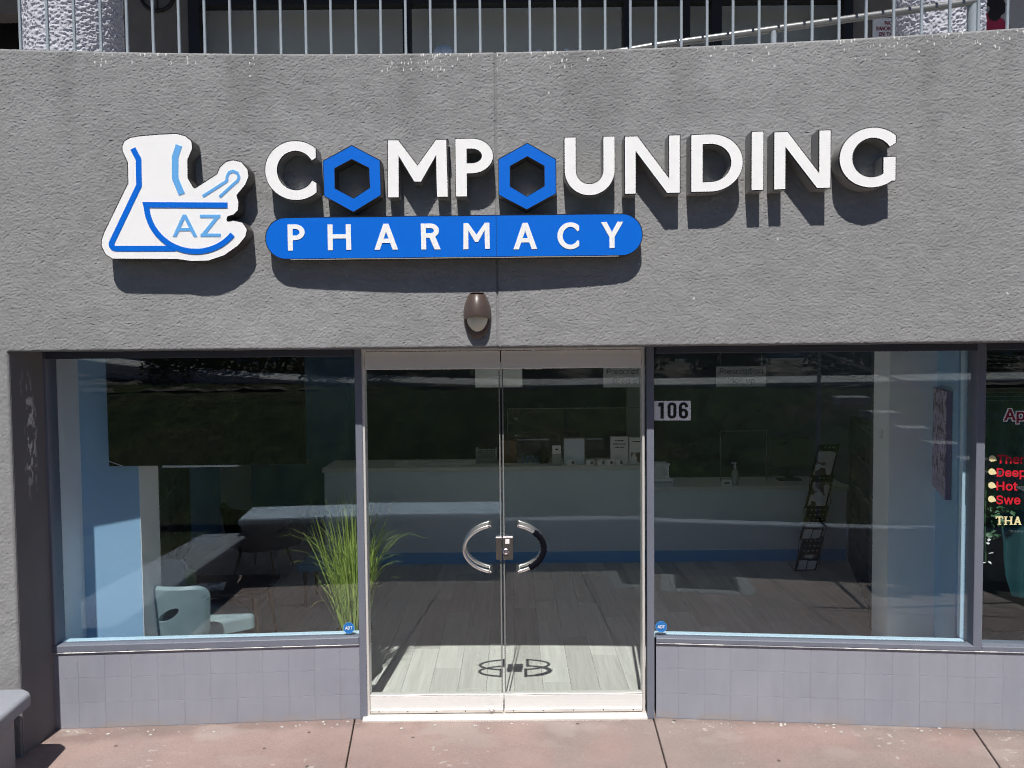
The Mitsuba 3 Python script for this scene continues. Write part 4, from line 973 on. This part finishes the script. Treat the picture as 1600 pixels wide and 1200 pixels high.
# furniture by the left window
def bend_shell(w, h, r, hole, slope, th=0.045):
    z0 = 0
    P = sbox(-w / 2, z0, w / 2, h).buffer(-0.09).buffer(0.09, 8)
    P = P.union(sbox(-w / 2 * 0.86, 0, w / 2 * 0.86, h * 0.4))
    if hole:
        P = P.difference(affinity.rotate(affinity.translate(affinity.scale(Point(0, 0).buffer(1, 12), 0.085, 0.03), -0.34, h * 0.50), -35))
    m = trimesh.creation.extrude_polygon(P, th, engine="earcut")
    v, f = trimesh.remesh.subdivide_to_size(m.vertices, m.faces, 0.035)
    s, z, d = v[:, 0], v[:, 1], v[:, 2]
    edge = np.array([P.exterior.distance(Point(a, b)) for a, b in zip(s, z)])
    d = (d - th / 2) * np.clip(0.35 + edge / 0.03, 0.35, 1.0)
    a = s / r
    R = r + d + slope * (z / h)
    return trimesh.Trimesh(np.stack([R * np.sin(a), R * np.cos(a) - r * 0.4, z], -1), f, process=False)
def chair(lab, mat, loc, ang, leg):
    k = thing("tub_chair", lab, "chair")
    tr = lambda m: place(m, ang, loc)
    add("backrest", tr(at(bend_shell(1.20, 0.42, 0.395, True, 0.06), 0, 0, 0.335)), mat, k, smooth=50)
    t = np.linspace(-1.38, 1.38, 24); R = 0.452
    zz = 0.335 + 0.40 - 0.10 * np.clip((np.abs(t) - 1.05) / 0.33, 0, 1) ** 2
    add("piping", tr(tube(np.stack([R * np.sin(t), R * np.cos(t) - 0.158, zz + 0.012], -1), 0.008, 6)), mat, k, smooth=True)
    s = Point(0, 0).buffer(0.30, 16).union(sbox(-0.295, -0.44, 0.295, 0)).buffer(-0.05).buffer(0.05)
    add("seat", tr(at(slabz(s, 0.31, 0.42, 0.035), 0, -0.06, 0)), mat, k, smooth=40)
    for sx in (-1, 1):
        for sy in (-1, 1):
            add("leg", tr(tube([(sx * 0.16, sy * 0.15 - 0.05, 0.32), (sx * 0.22, sy * 0.21 - 0.05, 0.045)], [0.018, 0.011], 8)), leg, k, smooth=True)
chair("teal leather tub chair with slotted back just behind the left window", "m_teal_leather", (-2.56, 0.78, 0), math.radians(124), "m_wood_leg")
chair("black tub chair deep behind the left window", "m_black", (-2.62, 2.9, 0.1), math.radians(170), "m_wood_leg")
tb = thing("side_table", "low black side table with wooden legs behind the left window", "table")
add("top", box(-2.86, -2.0, 0.98, 1.5, 0.49, 0.525, 0.004), "m_black", tb)
for x, y in ((-2.78, 1.05), (-2.08, 1.05), (-2.78, 1.43), (-2.08, 1.43)):
    add("leg", tube([(x, y, 0.49), (x + 0.05 * np.sign(x + 2.43), y + 0.02 * np.sign(y - 1.25), 0.045)], [0.02, 0.012], 8), "m_wood_leg", tb, smooth=True)
tx = thing("tissue_box", "green patterned tissue box with a white tissue sticking out", "tissue box")
add("box", place(box(-0.12, 0.12, -0.06, 0.06, 0, 0.10, 0.004), 0.4, (-2.74, 1.24, 0.5255)), "m_tissue_green", tx)
P = np.stack(np.meshgrid(np.linspace(0, 1, 14), np.linspace(-1, 1, 14), indexing="ij"), -1)
u, v = P[..., 0], P[..., 1]
tis = np.stack([(0.02 + 0.05 * u) * v + 0.012 * np.sin(9 * u + 3 * v), 0.02 * np.cos(7 * v + 4 * u) * (0.3 + u), 0.10 + 0.10 * u * (1 - 0.35 * v * v) + 0.012 * np.sin(6 * v)], -1)
add("tissue", place(grid(tis), 0.4, (-2.74, 1.24, 0.524)), "m_white", tx, smooth=True)
mg = thing("magazine", "open glossy magazine lying on the black side table", "magazine")
add("cover", place(box(-0.15, 0.15, -0.11, 0.11, 0, 0.004, 0.001), 0.25, (-2.50, 1.14, 0.5255)), "m_magazine", mg)
add("page", place(box(-0.148, -0.01, -0.108, 0.108, 0.0045, 0.0062), 0.29, (-2.50, 1.14, 0.5255)), "m_magazine", mg)
t2 = thing("low_bench", "low navy bench behind the grass plant", "bench")
add("seat", box(-2.0, -1.35, 2.0, 2.5, 0.40, 0.46, 0.01), "m_int_navy", t2)
for x, y in ((-1.94, 2.05), (-1.41, 2.05), (-1.94, 2.45), (-1.41, 2.45)):
    add("leg", tube([(x, y, 0.4), (x, y, 0.045)], [0.018, 0.012], 8), "m_wood_leg", t2)

# tall grass plant
gp = thing("grass_plant", "tall bright green ornamental grass in a dark pot beside the door", "plant")
PX, PY = -1.14, 0.40
add("pot", at(lathe([(0, 0), (0.10, 0), (0.125, 0.36), (0.132, 0.37), (0.132, 0.40), (0.12, 0.40), (0.115, 0.36), (0, 0.355)], 28), PX, PY, 0.045), "m_pot", gp, smooth=40)
gr = np.random.default_rng(21)
Vs, Fs, o = [], [], 0
for i in range(380):
    a = gr.uniform(0, 2 * np.pi); rad = 0.085 * math.sqrt(gr.random())
    b0 = np.array([PX + rad * math.cos(a), PY + rad * math.sin(a), 0.40])
    L = gr.uniform(0.45, 0.95) if i % 3 else gr.uniform(0.80, 1.08)
    az = a + gr.normal(0, 0.5)
    if math.cos(az) > 0.2 and gr.random() < 0.2:
        az = np.pi - az
    lean = abs(gr.normal(0.10, 0.10)) * (1.0 if L > 0.6 else 1.8)
    droop = gr.uniform(0.2, 1.0) * (gr.random() < 0.5) + gr.uniform(0, 0.15)
    n = 9; w = gr.uniform(0.0028, 0.0052)
    pts = []; p = b0.copy(); th = lean
    for j in range(n):
        pts.append(p.copy())
        th = lean + droop * 3.0 * (j / n) ** 2.6
        p = p + (L / (n - 1)) * np.array([math.sin(th) * math.cos(az), math.sin(th) * math.sin(az) * 0.75, math.cos(th)])
    pts = np.array(pts)
    pts[:, 0] = PX + (pts[:, 0] - PX) * (0.92 if L > 0.55 else 1.0)
    pts[:, 1] = np.maximum(pts[:, 1], 0.11)
    side = np.array([-math.sin(az + gr.normal(0, 0.8)), math.cos(az), 0.1]); side /= np.linalg.norm(side)
    ww = w * np.array([1, 1, 1, 0.95, 0.9, 0.8, 0.65, 0.45, 0.12])
    V = np.stack([pts - side * ww[:, None], pts + side * ww[:, None]], 1).reshape(-1, 3)
    F = [[2 * j, 2 * j + 1, 2 * j + 3] for j in range(n - 1)] + [[2 * j, 2 * j + 3, 2 * j + 2] for j in range(n - 1)]
    Vs.append(V); Fs.append(np.array(F) + o); o += len(V)
add("blades", trimesh.Trimesh(np.vstack(Vs), np.vstack(Fs), process=False), "m_blade", gp, smooth=True, kind="stuff")

# ---------------------------------------------------------------- neighbouring shop behind the right edge
nb = thing("neighbour_interior", "dark room of the neighbouring shop at the right edge", "room")
add("wall", cat(box(3.0, 5.0, 1.3, 1.4, 0, 2.7), box(4.8, 4.9, -0.3, 1.3, 0, 2.7), box(2.95, 5.0, -0.3, 1.4, 2.6, 2.7), box(2.95, 5.0, 0.0, 1.4, -0.02, 0.02)), "m_int_dark", nb)
bl = thing("window_blind", "dark horizontal slat blind at the top of the neighbouring window", "blind")
for i in range(13):
    add("slat", Rw(box(2.06, 3.66, 0.055, 0.08, 2.385 - 0.026 * i, 2.388 - 0.026 * i)), "m_blind", bl)
cu = thing("curtain", "teal curtain hanging inside the neighbouring window", "curtain")
xs = np.linspace(2.18, 3.6, 160); zs = np.linspace(0.75, 2.1, 12)
X, Zg = np.meshgrid(xs, zs, indexing="ij")
X = X + 0.20 * (1 - (Zg - 0.75) / 1.35) ** 1.5 * (3.6 - X) / 1.4
add("cloth", Rw(grid(np.stack([X, 0.30 + 0.035 * np.sin(X * 46), Zg], -1))), "m_teal_curtain", cu, smooth=True)
def leaf_mesh(p, s, az, tilt):
    m = trimesh.Trimesh([(0, 0, 0), (-0.5, 0.0, 0.45), (0.5, 0.0, 0.45), (0, 0.08, 0.42), (0, -0.02, 1.1)], [[0, 3, 1], [0, 2, 3], [1, 3, 4], [3, 2, 4]], process=False)
    m.apply_scale(s)
    m.apply_transform(trimesh.transformations.euler_matrix(tilt, 0, az)); m.apply_translation(p)
    return m
vn = thing("ivy_plant", "green ivy with pale flowers hanging inside the neighbouring window", "plant")
gv = np.random.default_rng(5)
for i in range(34):
    c = (2.085 + abs(gv.normal(0, 0.05)) + 0.05 * (i % 3), 0.11 + 0.08 * gv.random(), gv.uniform(1.2, 1.4) if i % 3 else gv.uniform(1.1, 1.9))
    add("leaf", Rw(leaf_mesh(c, gv.uniform(0.03, 0.055), gv.uniform(-1, 1), gv.uniform(1.2, 2.8))), "m_vine", vn)
for i in range(7):
    add("flower", Rw(leaf_mesh((2.10 + 0.05 * gv.random(), 0.10, gv.uniform(1.02, 1.2)), 0.025, gv.uniform(-1, 1), gv.uniform(1, 2.5))), "m_white", vn)
add("vine", Rw(tube([(2.10, 0.14, 2.0), (2.12, 0.13, 1.6), (2.11, 0.12, 1.3), (2.12, 0.12, 1.02)], 0.004, 6)), "m_vine", vn)
lt = thing("window_lettering", "red and cream lettering on the neighbouring window glass, cut by the right edge", "lettering")
def rl(s, x, z, h, w, mat, y=0.006, bold=True):
    add("lettering", Rw(at(text3(s, h, 0.002, bold, w), x, y, z)), mat, lt)
def outline(s, x, z, h, w, g):
    m = text3(s, h, 0.001, True, w)
    for dx in (-g, 0, g):
        for dz in (-g, 0, g):
            if dx or dz:
                add("outline", Rw(at(m, x + dx, 0.0075, z + dz)), "m_sign_white", lt)
outline("Ap", 2.158, 1.955, 0.068, 0.125, 0.006)
rl("Ap", 2.158, 1.955, 0.068, 0.125, "m_maroon")
for s, z, w in (("Ther", 1.684, 0.165), ("Deep", 1.600, 0.175), ("Hot", 1.514, 0.125), ("Swe", 1.427, 0.145)):
    rl(s, 2.118, z, 0.052, w, "m_red")
    dp = unary_union([Point(0, 0).buffer(0.02, 12), Polygon([(0.005, -0.019), (0.03, -0.012), (0.02, 0.008)])])
    add("bullet", Rw(at(extr(dp, 0.002), 2.09, 0.005, z + 0.03)), "m_cream", lt)
def serif(ch, x, z, w, h):
    t = h * 0.2
    g = {"T": [sbox(x + w / 2 - t / 2, z, x + w / 2 + t / 2, z + h), sbox(x, z + h - t * 0.6, x + w, z + h), sbox(x, z + h - t * 1.5, x + t * 0.5, z + h), sbox(x + w - t * 0.5, z + h - t * 1.5, x + w, z + h)],
         "H": [sbox(x + t * 0.4, z, x + t * 1.4, z + h), sbox(x + w - t * 1.4, z, x + w - t * 0.4, z + h), sbox(x, z + h * 0.44, x + w, z + h * 0.56).intersection(sbox(x + t * 0.5, z, x + w - t * 0.5, z + h)), sbox(x + w - t * 1.9, z + h - t * 0.4, x + w, z + h), sbox(x, z + h - t * 0.4, x + t * 1.9, z + h)],
         "A": [glyph("A", x + t * 0.3, z, x + w - t * 0.3, z + h, t)]}[ch]
    s_ = [sbox(x + w / 2 - t, z, x + w / 2 + t, z + t * 0.4)] if ch == "T" else [sbox(x, z, x + t * 1.9, z + t * 0.4), sbox(x + w - t * 1.9, z, x + w, z + t * 0.4)]
    add("lettering", Rw(at(extr(unary_union(g + s_), 0.002), 0, 0.005, 0)), "m_cream", lt)
serif("T", 2.118, 1.295, 0.045, 0.052); serif("H", 2.168, 1.295, 0.052, 0.052); serif("A", 2.224, 1.295, 0.05, 0.052)
